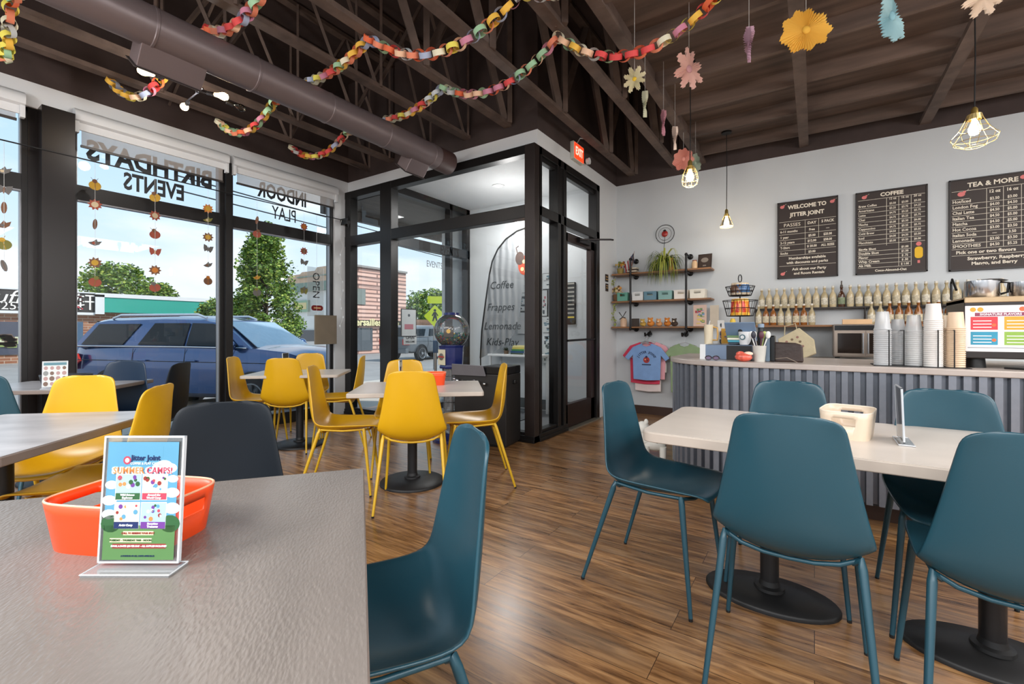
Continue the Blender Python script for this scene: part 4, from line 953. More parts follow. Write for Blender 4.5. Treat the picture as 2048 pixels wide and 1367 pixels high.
MB().prism(loc_(cpath(.07)) + [(2.6 - CX, 4.25 - CY), (-.3 - CX, 4.25 - CY), (-.32 - CX, 4.5 - CY)], .10, CB).build('cabinet_body', mat('counter carcass', '#3a3d44', .6), t)
# back counter under the bottle shelf
t = empty('back_counter', (.9, 6.0, 0), 0, 'plain white back counter against the wall behind the till', 'counter')
MB().bb(-1.5, 3.2, -.34, .31, .83, .86).build('worktop', mat('back worktop', '#c9c2b8', .35), t)
MB().bb(-1.48, 3.2, -.31, .31, 0, .83).build('cabinet', GWHITE, t)
# ---------------------------------------------------------------- pipe shelf on the wall
SHW = mat('oiled shelf wood', '#8a5f3a', .5, 0, .25, 5, stretch=(1, 12, 8))
PIPE = mat('black iron pipe', '#1e1c1d', .4, .5)
SH = (1.947, 1.567, 1.214)
t = empty('wall_shelf', (-1.70, 6.30, 0), 0, 'three tier wooden shelf on black pipe frames', 'shelf')
for k, z in enumerate(SH):
    MB().bb(-.66, .63, -.24, -.0, z - .022, z).build('board', SHW, t, bevel=.003)
for px_ in (-2.088, -1.362):
    x = px_ + 1.70; m_ = MB()
    m_.tube([(x, -.245, SH[2] - .03), (x, -.245, 2.13)], .014, 10)
    for z in (2.13,) + tuple(q - .035 for q in SH):
        m_.tube([(x, -.245, z), (x, -.0, z)], .012, 8).ball((x, -.245, z), .02, n=10)
        m_.lathe([(0, 0), (.036, 0), (.036, .008), (.02, .02), (0, .02)], 16, M=T(x, 0, z) @ RX(PI / 2))
    m_.build('pipe_frame', PIPE, t, smooth=50)
Y6 = 6.14
def bin_(x, z, w, h, col, tag_, label):
    t = empty('storage_bin', (x, Y6, z), 0, label, 'storage bin', 'small bins on the middle shelf')
    m = mat('bin ' + tag_, col, .45)
    b_ = MB(); W1 = w / 2; 
    b_.prism([(-W1 * .94, 0), (W1 * .94, 0), (W1, h), (W1 * .45, h), (W1 * .45, h * .55), (-W1 * .45, h * .55), (-W1 * .45, h), (-W1, h)], 0, .003, M=frm((0, -.075, 0), (1, 0, 0), (0, 0, 1)))
    b_.bb(-W1 * .45, W1 * .45, -.078, -.075, h * .86, h); b_.bb(-W1, -W1 + .003, -.075, .08, 0, h).bb(W1 - .003, W1, -.075, .08, 0, h).bb(-W1, W1, .077, .08, 0, h).bb(-W1, W1, -.075, .08, 0, .003)
    b_.build('bin_body', m, t)
    MB().bb(-W1 * .8, W1 * .8, -.06, .06, .004, h * .6).build('folded_cloth', mat('bin filling ' + tag_, '#b9a26a' if tag_ in ('slate', 'cream') else '#47524c', .8), t)
for x, w, c, tg, lb_ in ((-2.205, .15, '#5f9a88', 'green', 'small green bin at the left end of the middle shelf'), (-1.995, .15, '#dcdcda', 'white', 'white bin right of the left pipe, next to the green one'), (-1.825, .165, '#5d8394', 'slate', 'slate blue bin in the middle of the row'), (-1.63, .175, '#7fa7a2', 'aqua', 'grey aqua bin right of the slate blue one'), (-1.43, .17, '#e6dcd2', 'cream', 'off white bin just left of the right pipe'), (-1.23, .18, '#e9e2d2', 'ivory', 'ivory bin at the right end of the middle shelf')):
    bin_(x, SH[1], w, .115, c, tg, lb_)
# spider plant
sx_ = -1.66
t = empty('spider_plant', (sx_, Y6, SH[0]), 0, 'spider plant with long drooping leaves on the top shelf', 'plant')
MB().lathe([(0, 0), (.055, 0), (.07, .11), (.06, .11), (0, .1)], 20).bb(-.05, .05, -.072, -.06, .02, .08).build('pot', mat('patterned pot', '#5c6b4d', .6, 0, .4, 30), t, smooth=50)
gm = [mat('leaf green', '#75852c', .5), mat('leaf yellow green', '#a8ab4c', .5), mat('leaf deep green', '#44561e', .5)]
fo = MB(); rn = random.Random(11)
for k in range(190):
    a = rn.uniform(0, 2 * PI); ln = rn.uniform(.22, .46); up = rn.uniform(.03, .15) if k % 9 else rn.uniform(.12, .22); dr_ = rn.uniform(.08, .30) if k % 9 else .02; w = rn.uniform(.0045, .008)
    c_, s_2 = math.cos(a), math.sin(a); L_ = []
    for i in range(8):
        f_ = i / 7; r_ = ln * .62 * (1 - (1 - f_) ** 1.6); z = .1 + up * 4 * f_ * (1 - f_) * .9 - dr_ * f_ ** 2.2
        y_ = min(s_2 * r_, .13); wv_ = w * (1 - f_ ** 3); L_.append([(c_ * r_ - s_2 * wv_, y_ + c_ * wv_, z), (c_ * r_ + s_2 * wv_, y_ - c_ * wv_, z + .002)])
    fo.grid(L_, rn.choice([0, 0, 1, 1, 2]))
fo.build('leaves', gm, t)
# round wire ladybug sign
t = empty('round_sign', (-1.692, 6.295, 2.471), 0, 'round wire wall sign with a red ladybug above the plant', 'wall sign')
MB().tube([(.123 * math.cos(2 * PI * k / 36), 0, .123 * math.sin(2 * PI * k / 36)) for k in range(36)], .004, 6, closed=True).tube([(.085 * math.cos(2 * PI * k / 30), 0, .085 * math.sin(2 * PI * k / 30)) for k in range(30)], .002, 5, closed=True).tube([(0, -.0, -.03), (-.02, 0, -.30)], .003, 5).build('wire_ring', BLK, t)
MB().ball((0, -.006, 0), .042, sq=(1, .3, 1)).build('ladybug', mat('enamel red', '#a32620', .35), t, smooth=60)
MB().ball((0, -.006, .042), .02, sq=(1, .4, .8)).bb(-.0015, .0015, -.02, -.014, -.04, .04).build('ladybug_head', BLK, t, smooth=60)
# framed picture, flag, books, jars, misc on top shelf
t = empty('framed_picture', (-1.165, 6.16, SH[0]), math.radians(-8), 'leaning dark brown framed picture at the right end of the top shelf', 'picture')
Ml = RX(math.radians(-10)); MB().bb(-.085, .085, 0, .012, 0, .19, M=Ml).build('frame', mat('dark brown frame', '#2e2019', .4), t, bevel=.002)
MB().bb(-.072, .072, -.002, .0, .012, .178, 0, M=Ml).prism([(p[0], p[1] + .11) for p in disc(.045, 16, 1, .7)], .0025, .0035, 1, M=Ml @ frm((0, 0, 0), (1, 0, 0), (0, 0, 1))).bb(-.02, .02, -.0045, -.002, .03, .045, 1, M=Ml).build('picture', [mat('picture dark', '#3a2c24', .5), mat('picture pale print', '#8b8177', .5)], t)
t = empty('small_flag', (-2.09, 6.10, SH[0] + .035), 0, 'small American stick flag on the top shelf by the left pipe', 'flag')
MB().tube([(0, 0, 0), (.04, 0, .26)], .003, 6).build('stick', SHW, t)
fl2 = MB(); n = 7
for k in range(n): 
    x0, x1 = .03 - .018 * k, .03 - .018 * (k + 1)
    fl2.add([(x0, -.004 + .008 * (k % 2), .235 - .022 * k), (x1, .004 - .008 * (k % 2), .235 - .022 * (k + 1)), (x1 + .02, .004, .235 - .022 * (k + 1) - .12), (x0 + .012, 0, .235 - .022 * k - .12)], [(0, 1, 2, 3)], k % 2 if k > 1 else 2)
fl2.build('cloth', [mat('flag red', '#a3262c', .6), mat('flag white', '#dcd8d2', .6), mat('flag blue', '#2a2f4a', .6)], t, solid=.002)
for k in range(4):
    t = empty('book', (-2.10 + .003 * k, 6.16, SH[0] + .031 * k * .62), 0, ('dark book at the bottom of the pile under the flag', 'cream book second from the bottom under the flag', 'dark book third in the pile under the flag', 'cream book on top of the pile under the flag')[k], 'book', 'books on the top shelf')
    MB().bb(-.07, .07, -.05, .05, 0, .018).build('cover', mat('book dark' if k % 2 == 0 else 'book cream', '#3a2a24' if k % 2 == 0 else '#d8cbb4', .5), t)
def jar(x, y, z, r, h, col, name, label, cat, tag_='', lid=None):
    t = empty(name, (x, y, z), 0, label, cat)
    MB().lathe([(0, 0), (r, 0), (r, h * .8), (r * .75, h * .9), (r * .75, h), (0, h)], 16).build('body', mat(tag_ or name + ' ' + col, col, .45), t, smooth=45)
    if lid: MB().lathe([(0, h), (r * .8, h), (r * .8, h * 1.12), (0, h * 1.12)], 16).build('lid', mat('lid ' + lid, lid, .4), t, smooth=45)
    return t
def flower_pot(x, y, z, s_, label, pc_, fc, seed):
    t = empty('flower_arrangement', (x, y, z), 0, label, 'flower arrangement'); rn = random.Random(seed)
    MB().lathe([(0, 0), (.035 * s_, 0), (.045 * s_, .07 * s_), (0, .065 * s_)], 14).build('pot', mat('pot ' + pc_, pc_, .6), t, smooth=50)
    f_ = MB()
    for k in range(26):
        a, r_ = rn.uniform(0, 6.3), rn.uniform(0, .06 * s_); f_.ball((r_ * math.cos(a), r_ * math.sin(a) * .8, .08 * s_ + rn.uniform(0, .07) * s_), rn.uniform(.009, .016) * s_, k % len(fc), 6)
    f_.build('blooms', [mat('bloom ' + c, c, .7) for c in fc], t, kind='stuff')
flower_pot(-2.26, 6.14, SH[0], 1.1, 'rust and yellow flowers in a pot at the left end of the top shelf', '#8d7a3a', ['#b8793a', '#c9a23a', '#8c3d2c', '#6b7a34'], 1)
flower_pot(-2.31, 6.16, SH[1], 1.4, 'orange and cream silk flowers behind the green bin', '#7a5a3a', ['#d8964a', '#d9c19a', '#6b4a2c'], 2)
t = empty('trailing_vine', (-2.33, 6.17, SH[0]), 0, 'thin trailing vine hanging down the left shelf end', 'plant'); vn = MB(); rn = random.Random(3)
vp = [(-.03 * math.sin(k), -.05, -.07 * k) for k in range(11)]; vn.tube(vp, .003, 5, 0)
for p in vp[1:]:
    for j in range(5): q = Vector(p) + Vector((rn.uniform(-.03, .03), rn.uniform(-.02, .02), rn.uniform(-.03, .03))); vn.add([q, q + Vector((.012, 0, -.012)), q + Vector((0, 0, -.03)), q + Vector((-.012, 0, -.012))], [(0, 1, 2, 3)], 1)
vn.build('vine', [mat('vine stem', '#4f4a2a', .7), mat('vine leaf', '#8f9a4a', .6)], t)
jar(-1.56, 6.10, SH[0], .03, .14, '#c2812e', 'glass_bottle', 'amber bottle among the plant leaves', 'bottle', lid='#e0a93a')
jar(-1.28, 6.15, SH[0], .035, .10, '#d9b58c', 'figurine', 'tan figurine between the right pipe and the picture', 'figurine', lid='#8a4a34')
jar(-2.215, 6.14, SH[2], .045, .12, '#d8b394', 'gift_jar', 'peach jar with a ribbon at the left of the bottom shelf', 'jar')
t = empty('ribbon_bow', (-2.215, 6.10, SH[2] + .13), 0, 'black and white ribbon bow on the peach jar', 'ribbon')
MB().tube([(-.05, 0, .07), (0, 0, 0), (.05, 0, .08)], .007, 6).tube([(-.045, 0, -.03), (0, 0, 0), (.04, 0, -.01)], .006, 6).build('ribbon', mat('dark ribbon', '#3a332c', .6), t)
t = empty('small_sign', (-2.04, 6.12, SH[2]), 0, 'small dark block sign by the left pipe on the bottom shelf', 'sign'); MB().bb(-.05, .05, -.015, .015, 0, .11).build('block', mat('block dark', '#3d322b', .6), t, bevel=.003)
for k, (x, c, s_) in enumerate(((-1.935, '#c9a552', 1.0), (-1.83, '#d8893a', 1.15), (-1.72, '#dba06a', 1.0), (-1.61, '#d07f33', 1.1), (-1.52, '#4a3b32', 1.0))):
    t = empty('plush_toy', (x, 6.12, SH[2]), 0, ('sandy plush toy, left in the row on the bottom shelf', 'orange plush toy second in the bottom shelf row', 'peach plush toy in the middle of the bottom shelf row', 'deep orange plush toy before the dark one', 'dark brown plush toy at the right of the plush row')[k], 'plush toy', 'plush toys on the bottom shelf')
    m = mat('plush ' + c, c, .95, 0, .15, 40, .6, 200)
    b_ = MB().ball((0, 0, .035 * s_), .045 * s_, sq=(1, .8, .75)).ball((.0, -.025, .07 * s_), .03 * s_); b_.build('plush_body', m, t, smooth=70)
    MB().ball((-.022 * s_, -.02, .095 * s_), .011 * s_).build('ear', m, t, smooth=70); MB().ball((.022 * s_, -.02, .095 * s_), .011 * s_).build('ear', m, t, smooth=70)
    MB().ball((0, -.055 * s_, .065 * s_), .012, n=8).build('muzzle', mat('plush cream', '#ead9bd', .9), t, smooth=70)
def plane_box(x, y, z, w, d, h, rz, cols, label, name, cat, content=None, group=None):
    t = empty(name, (x, y, z), math.radians(rz), label, cat, group)
    b_ = MB().bb(-w / 2, w / 2, -d / 2, d / 2, 0, h, 0)
    if content: content(b_, w, h, frm((0, -d / 2 - .0003, h / 2), (1, 0, 0), (0, 0, 1)))
    b_.build('body', cols, t)
    return t
MC = [mat('mixed print base', '#d9b9a8', .5), mat('mixed print red', '#b5383c', .5), mat('mixed print green', '#6f8f5a', .5), mat('mixed print blue', '#7a9ac0', .5), mat('mixed print yellow', '#e0c36a', .5)]
plane_box(-1.21, 6.13, SH[2], .16, .01, .27, -5, MC, 'bright picture book standing at the right of the bottom shelf', 'picture_book', 'book', blocks(21, 24, (1, 2, 3, 4)))
plane_box(-1.04, 6.13, SH[2], .10, .02, .26, 0, [mat('beige board', '#c9bba8', .6)], 'beige board standing at the bottom shelf end', 'display_board', 'board')
# ---------------------------------------------------------------- shirts on hooks
def shirt(x, y, zt, w, h, col, tag_, label, rz=0, print_=False, sleeve=.11, sweep=0):
    t = empty('hanging_shirt', (x, y, zt), math.radians(rz), label, 'shirt', 'shirts on wall hooks')
    m = mat('cotton ' + tag_, col, .85, 0, .05, 10, .3, 60); W2 = w / 2
    pr = [(-.07, 0), (-.05, -.03), (0, -.045), (.05, -.03), (.07, 0), (W2, -.05), (W2 + sleeve, -.19 - sweep), (W2 + sleeve * .55, -.23), (W2 + .0, -.16), (W2 - .01, -h), (0, -h - .012), (-W2 + .01, -h), (-W2, -.16), (-W2 - sleeve * .55, -.23), (-W2 - sleeve, -.19 - sweep), (-W2, -.05)]
    o = MB().prism(pr, -.012, .012, M=frm((0, 0, 0), (1, 0, 0), (0, 0, 1))).build('shirt_body', m, t, bevel=.006)
    MB().tube([(-.07, -.013, 0), (-.05, -.014, -.03), (0, -.014, -.045), (.05, -.014, -.03), (.07, -.013, 0)], .004, 6).build('collar', m, t, smooth=50)
    MB().tube([(-.15, 0, -.035), (0, 0, .012), (.15, 0, -.035)], .006, 6).tube([(0, 0, .012), (0, 0, .05), (.02, 0, .075), (.0, 0, .095), (-.018, 0, .08)], .0022, 6).build('hanger', CHROME, t, smooth=50)
    if print_:
        MM = frm((0, -.0135, -.22), (1, 0, 0), (0, 0, 1)); p_ = MB()
        for k, ch in enumerate('JITTER JOINT'):
            a = math.radians(152 - 11.2 * k)
            p_.text(ch, .042, MM @ T(.125 * math.cos(a), .125 * math.sin(a) - .02, .0005) @ RZ(a - PI / 2), 0, bold=.03)
        p_.prism(disc(.042, 18), 0, .001, 1, MM).prism([(q[0], q[1] + .04) for q in disc(.016, 10)], 0, .0012, 0, MM).prism([(q[0] + .015, q[1] - .008) for q in disc(.009, 8)], .001, .002, 0, MM).prism([(q[0] - .015, q[1] + .005) for q in disc(.009, 8)], .001, .002, 2, MM)
        p_.bb(-.06, .06, -.0145, -.0135, -.29, -.277, 0).build('print', [mat('shirt navy print', '#1f2c4c', .7), mat('shirt red print', '#a3322c', .7), mat('shirt cream print', '#d8b98a', .7)], t)
    return t
shirt(-1.90, 6.22, .995, .37, .66, '#e8d9d6', 'pale', 'pale pink white shirt, hindmost on the left hook')
shirt(-1.93, 6.19, 1.0, .42, .56, '#d9405c', 'coral', 'coral red shirt behind the blue one on the left hook', -3)
shirt(-1.84, 6.165, 1.005, .38, .50, '#e0a0a8', 'rose', 'rose pink shirt edge showing right of the blue one', 5)
shirt(-1.88, 6.10, .985, .375, .485, '#7d9fcf', 'blue', 'light blue printed shirt in front on the left hook', 2, True)
shirt(-1.40, 6.14, .99, .36, .64, '#8a9f78', 'sage', 'sage green v-neck shirt on the right hook', 0)
for x, lab in ((-1.90, 'black wall hook carrying the pile of pink and blue shirts'), (-1.42, 'black wall hook carrying the green shirt')):
    t = empty('wall_hook', (x, 6.30, 1.11), 0, lab, 'hook')
    MB().lathe([(0, 0), (.035, 0), (.035, .01), (0, .012)], 16, M=RX(PI / 2)).tube([(0, 0, 0), (0, -.1, .0), (0, -.2, -.02), (0, -.21, .02)], .013, 8).tube([(.02, -.05, .04), (.05, -.14, .03), (.04, -.2, -.01)], .011, 8).build('hook_arm', PIPE, t, smooth=60)
jar(-1.66, 6.20, .60, .02, .13, '#c9c3bd', 'key_charm', 'small pale charm hanging between the blue and green shirts', 'charm')
# ---------------------------------------------------------------- chalk menu boards
CH = mat('chalk cream', '#e6dccb', .8); CHB = mat('dark brown chalkboard', '#2e211c', .6, 0, .08, 6); CHF = mat('black brown board frame', '#231a18', .5); CHP = mat('chalk pink', '#d97a78', .8); CHY = mat('chalk yellow', '#e3b42e', .8); CHG = mat('chalk green', '#5a6a34', .8)
def board(x0, x1, z0, z1, label, draw):
    cx, cz = (x0 + x1) / 2, (z0 + z1) / 2; w, h = x1 - x0, z1 - z0
    t = empty('menu_board', (cx, YB - .012, cz), 0, label, 'menu board', 'chalk menu boards')
    MB().bb(-w / 2, w / 2, -.012, .012, -h / 2, h / 2).build('slate', CHB, t)
    f_ = MB(); b_ = .012
    f_.bb(-w / 2, w / 2, -.02, .0, -h / 2, -h / 2 + b_).bb(-w / 2, w / 2, -.02, .0, h / 2 - b_, h / 2).bb(-w / 2, -w / 2 + b_, -.02, 0, -h / 2, h / 2).bb(w / 2 - b_, w / 2, -.02, 0, -h / 2, h / 2)
    f_.build('frame', CHF, t)
    c = MB(); M_ = frm((-w / 2, -.0125, h / 2), (1, 0, 0), (0, 0, 1))
    def tx(s_, x, y, sz, al='CENTER', b=.03, wd=1.0, mi=0): c.text(s_, sz, M_ @ T(x, -y, .0004), mi, al, .0004, b, wd)
    def hl(y, a=.02, b=None): c.bb(a, b or w - .02, .0, .0012, -y - .0015, -y + .0015, 0, M_ @ RX(PI / 2) if False else M_ @ Matrix.Identity(4)) if False else c.prism([(a, -y - .0016), (b or w - .02, -y - .0016), (b or w - .02, -y + .0016), (a, -y + .0016)], .0002, .001, 0, M_)
    def vl(x, a, b): c.prism([(x - .0016, -b), (x + .0016, -b), (x + .0016, -a), (x - .0016, -a)], .0002, .001, 0, M_)
    def bugm(x, y, r=.02):
        c.prism([(x + p[0], -y + p[1]) for p in disc(r, 14, 1.1, .9)], .0002, .0012, 1, M_); c.prism([(x + r * .9 + p[0], -y + r * .8 + p[1]) for p in disc(r * .45, 10)], .0002, .0014, 1, M_)
        c.prism([(x + r * 1.2, -y + r), (x + r * 2.1, -y + r * 1.5), (x + r * 2.1, -y + r * 1.7)], .0002, .0014, 0, M_)
    draw(tx, hl, vl, bugm, c, M_, w, h)
    c.build('chalk_lettering', [CH, CHP, CHY, CHG], t)
def d1(tx, hl, vl, bug, c, M_, w, h):
    bug(.05, .055); bug(w - .055, .06)
    tx('WELCOME TO', w / 2, .07, .062, b=.04, wd=.92); tx('JITTER JOINT', w / 2, .16, .062, b=.04, wd=.92)
    ys = [.235, .315, .385, .45, .51, .575, .635]
    for y in ys: hl(y)
    vl(.28, .235, .635); vl(.41, .235, .45)
    tx('PASSES', .15, .277, .056, b=0); tx('DAY', .345, .275, .042); tx('5 PACK', .495, .272, .042, wd=.85)
    for y, a, b_, c_ in ((.352, '6-11 months', 'Free', '\u2014'), (.42, '1 year', '$5.00', '$25.00'), (.482, '2-12 years', '$12.00', '$58.00'), (.543, 'T-Shirt', '$ 20.00', 'ALL SIZES'), (.607, 'Socks', '$3.00', '')):
        tx(a, .03, y, .038, 'LEFT', .02, .9); tx(b_, .345, y, .036, wd=.85); tx(c_, .495, y, .036, wd=.8)
    tx('Memberships available', w / 2, .672, .04); tx('with discounts and perks', w / 2, .722, .04); hl(.757)
    tx('Ask about our Party', w / 2 + .02, .80, .04); tx('and Room Rentals', w / 2 + .02, .85, .04); bug(.055, .85)
def grid_rows(tx, hl, vl, rows, y0, dy, xs, sz, w):
    for i, (n, *pr) in enumerate(rows):
        y = y0 + dy * i; tx(n, .025, y, sz, 'LEFT', .02, .9)
        for x, p_ in zip(xs, pr): tx(p_, x, y, sz * .88, b=.02, wd=.8)
        hl(y + dy / 2)
def d2(tx, hl, vl, bug, c, M_, w, h):
    bug(.075, .058); tx('COFFEE', w / 2 + .01, .05, .055, b=.04); hl(.09)
    xs = (.315, .415, .515)
    for x, s_ in zip(xs, ('12 oz', '16 oz', '20 oz')): tx(s_, x, .105, .032, b=.02, wd=.85)
    rows = [('', '', '', ''), ('Brew Coffee', '$2.50', '$3.00', '$3.50'), ('Americano', '$3.25', '$3.75', '$4.25'), ('Latte', '$4.75', '$5.25', '$5.75'), ('Chai', '$4.75', '$5.25', '$5.75'), ('Mocha', '$5.00', '$5.50', '$6.00'), ('Cappuccino', '$4.75', '$5.25', '$5.75'), ('Cold Brew', '$4.50', '$5.00', '$5.50'), ('Iced', '$4.00', '$4.50', '$5.00'), ('Macchiato', '$5.00', '$5.50', '$6.00')]
    grid_rows(tx, hl, vl, rows[1:], .155, .050, xs, .034, w)
    vl(.265, .09, .60); vl(.365, .09, .83); vl(.465, .09, .83)
    for i, (n, p_) in enumerate((('Single Shot', '$1.00'), ('Double Shot', '$1.50'), ('Flavor', '$ .75'), ('Whip Cream', '$ .50'), ('Alt Milk', '$ 1.00'))):
        y = .628 + .045 * i; tx(n, .025, y, .034, 'LEFT'); tx(p_, .415, y, .03, wd=.85)
        hl(y + .0225, .02, .46)
    tx('Coco-Almond-Oat', w / 2, .865, .034)
    c.prism([(.525 + p[0], -.70 + p[1]) for p in rrect(.065, .12, .028, 5)], .0002, .0014, 2, M_); c.prism([(.515, -.78), (.535, -.78), (.535, -.81), (.515, -.81)], .0002, .0014, 1, M_)
    c.prism([(.525 + p[0], -.61 + p[1]) for p in disc(.022, 12)], .0002, .0014, 1, M_)
def d3(tx, hl, vl, bug, c, M_, w, h):
    tx('TEA & MORE', .31, .07, .062, b=.03); bug(.09, .15, .026); hl(.12, .02); hl(.20, .02, .15)
    xs = (.325, .445, .565)
    for x, s_ in zip(xs, ('12 oz', '16 oz', '20 oz')): tx(s_, x, .155, .042, wd=.85)
    bug(.52, .055, .022)
    rows = [('Hot/Iced', '$2.50', '$3.00', '$3.50'), ('London Fog', '$4.00', '$4.50', '$5.00'), ('Chai Latte', '$4.50', '$5.00', '$5.50'), ('Italian Tea', '$4.50', '$5.00', '$5.50'), ('Matcha', '$4.50', '$5.00', '$5.50'), ('Hot Cocoa', '$3.00', '$3.50', '$4.00'), ('Italian Soda', '\u2014', '3.50', '\u2014'), ('Lemonade', '$3.00', '$3.50', '$4.00'), ('SMOOTHIES', '$4.50', '$5.25', '$6.00')]
    grid_rows(tx, hl, vl, rows, .225, .056, xs, .042, w)
    vl(.27, .12, .70); vl(.385, .12, .70); vl(.505, .12, .70)
    tx('Pick one or two flavors', .26, .735, .044); hl(.765); tx('Strawberry, Raspberry,', .34, .80, .044); tx('Mango, and Berry', .32, .85, .044)
board(-.37, .222, 1.773, 2.678, 'chalk board headed WELCOME TO JITTER JOINT', d1)
board(.379, .974, 1.771, 2.671, 'chalk board headed COFFEE with a yellow ice pop', d2)
board(1.135, 1.86, 1.755, 2.671, 'chalk board headed TEA & MORE at the right edge', d3)
# ---------------------------------------------------------------- bottle shelf
t = empty('bottle_shelf', (.35, 6.17, 1.22), 0, 'long brown wall shelf carrying two rows of syrup bottles', 'shelf')
MB().bb(-.95, 1.6, -.14, .13, -.022, 0).build('board', SHW, t, bevel=.003)
MB().bb(-.95, 1.6, .02, .13, .185, .20).bb(-.95, -.94, .02, .13, 0, .185).bb(1.59, 1.6, .02, .13, 0, .185).bb(.1, .11, .02, .13, 0, .185).build('riser', mat('dark riser', '#2c211c', .5), t)
def bottle_proto(tag_, gcol, lcol, pump=False):
    t = empty('syrup_bottle', (0, 0, 0), 0, 'x', 'bottle')
    MB().lathe([(0, 0), (.031, 0), (.033, .01), (.033, .12), (.028, .145), (.013, .175), (.012, .205), (.015, .208), (.015, .22), (0, .22)], 14).build('glass_body', mat('bottle ' + tag_, gcol, .12, 0, .04, coat=.4), t, smooth=50)
    MB().lathe([(.0336, .03), (.0336, .105)], 14).build('label', mat('bottle label ' + tag_, lcol, .6, 0, .35, 60), t, smooth=50)
    MB().lathe([(0, .22), (.014, .22), (.014, .24), (0, .24)], 12).build('cap', mat('cap pale', '#d8d2c6', .4), t, smooth=50) if not pump else MB().tube([(0, 0, .22), (0, 0, .29)], .006, 8).tube([(0, 0, .285), (-.0, -.045, .28)], .006, 8).lathe([(0, .22), (.014, .22), (.012, .245), (0, .25)], 12).build('pump', mat('dark pump', '#3b2c1c', .4), t, smooth=50)
    return t
BP = {k: bottle_proto(*a) for k, a in dict(amber=('amber', '#8f5626', '#cfc2a6'), clear=('clear', '#b3a27e', '#d3cbb8'), dark=('dark', '#4a2d1e', '#7f8a6c', True), pale=('pale', '#c6b490', '#c2b69c')).items()}
for o in BP.values(): remember(o)
used = {}
def put(k, x, y, z, label, group):
    if k not in used: used[k] = 1; o = BP[k]; o.location = (x, y, z); o['label'] = label; o['group'] = group; return o
    return copy_tree(BP[k], loc=(x, y, z), label=label, group=group)
GL1, GL2 = 'front row of syrup bottles', 'raised back row of syrup bottles'
rn = random.Random(8); i = 0
x = -.55
while x < 1.5:
    if abs(x - .13) > .30 or x < -.0:
        k = 'dark' if i in (8,) else rn.choice(['amber', 'clear', 'amber', 'amber'])
        lab = 'dark pump bottle standing in the front row of the bottle shelf' if k == 'dark' else dict(amber='amber syrup bottle with a cream label in the front row', clear='clear straw coloured syrup bottle in the front row', pale='milky pale syrup bottle in the front row')[k]
        put(k, x, 6.10, 1.22, lab, GL1 + ', ' + k)
    x += .075; i += 1
x = -.53; i = 0
while x < 1.5:
    k = 'dark' if i in (10,) else rn.choice(['clear', 'pale', 'pale'])
    put(k, x, 6.24, 1.42, 'dark pump bottle standing in the raised back row' if k == 'dark' else dict(clear='clear straw coloured syrup bottle in the raised back row', pale='milky pale syrup bottle in the raised back row')[k], GL2 + ', ' + k)
    x += .078; i += 1
# toaster oven, tray, tote
t = empty('toaster_oven', (.42, 5.86, .86), 0, 'steel countertop oven with french doors under the bottle shelf', 'oven')
MB().bb(-.26, .26, -.18, .18, .03, .36).build('housing', mat('warm steel', '#8f8278', .35, .8), t, bevel=.006)
MB().bb(-.25, .25, -.186, -.18, .30, .35).build('control_strip', BLKG, t)
for s_ in (-1, 1):
    d_ = MB().bb(min(s_ * .005, s_ * .25), max(s_ * .005, s_ * .25), -.192, -.18, .045, .295).build('door', mat('oven door steel', '#9a8c80', .3, .8), t)
    MB().bb(min(s_ * .03, s_ * .225), max(s_ * .03, s_ * .225), -.1935, -.190, .07, .27).build('door_glass', mat('oven dark glass', '#241c18', .1, 0, .05), d_)
    MB().tube([(s_ * .02, -.21, .07), (s_ * .02, -.21, .27)], .007, 8).build('handle', CHROME, d_, smooth=50)
    for y_ in (-.14, .14): MB().bb(s_ * .22 - .015, s_ * .22 + .015, y_ - .015, y_ + .015, 0, .03).build('foot', BLK, t)
for k in range(4): MB().lathe([(0, 0), (.012, 0), (.011, .012), (0, .012)], 12, M=T(.12 + .03 * k, -.186, .325) @ RX(PI / 2)).build('knob', CHROME, t, smooth=50)
plane_box(.36, 5.82, 1.222, .24, .1, .05, 0, [mat('peach paper', '#e3b98c', .6), mat('peach pale', '#f0d9bc', .6)], 'folded peach napkins stacked above the oven', 'napkin_stack', 'napkins')
t = empty('tote_bag', (-.10, 5.62, .862), math.radians(-8), 'cream tote bag with small printed shapes, leaning on the back wall', 'bag')
Mt = RX(math.radians(-16)) @ frm((0, 0, .02), (1, 0, 0), (0, 0, 1)) @ RZ(.5)
MB().prism([(-.13, -.02), (.12, -.02), (.17, .12), (.11, .30), (-.12, .28), (-.17, .1)], -.02, .02, M=Mt).build('bag_body', mat('cream canvas', '#cdbf9f', .9, 0, .06, 20, .4, 100), t, bevel=.01)
pm = MB()
for r_ in range(3):
    for c_ in range(3): pm.prism([(-.06 + c_ * .055 + p[0], .10 + r_ * .055 + p[1]) for p in disc(.013, 10)], .0201, .022, (r_ + c_) % 2, Mt)
pm.build('print', [mat('tote rose print', '#9a7068', .8), mat('tote brown print', '#7d6752', .8)], t)
MB().tube([Mt @ Vector(p) for p in ((.08, .29, 0), (.10, .36, .0), (.0, .38, 0), (-.05, .285, 0))], .006, 6).build('handle', mat('cream canvas'), t, smooth=60)
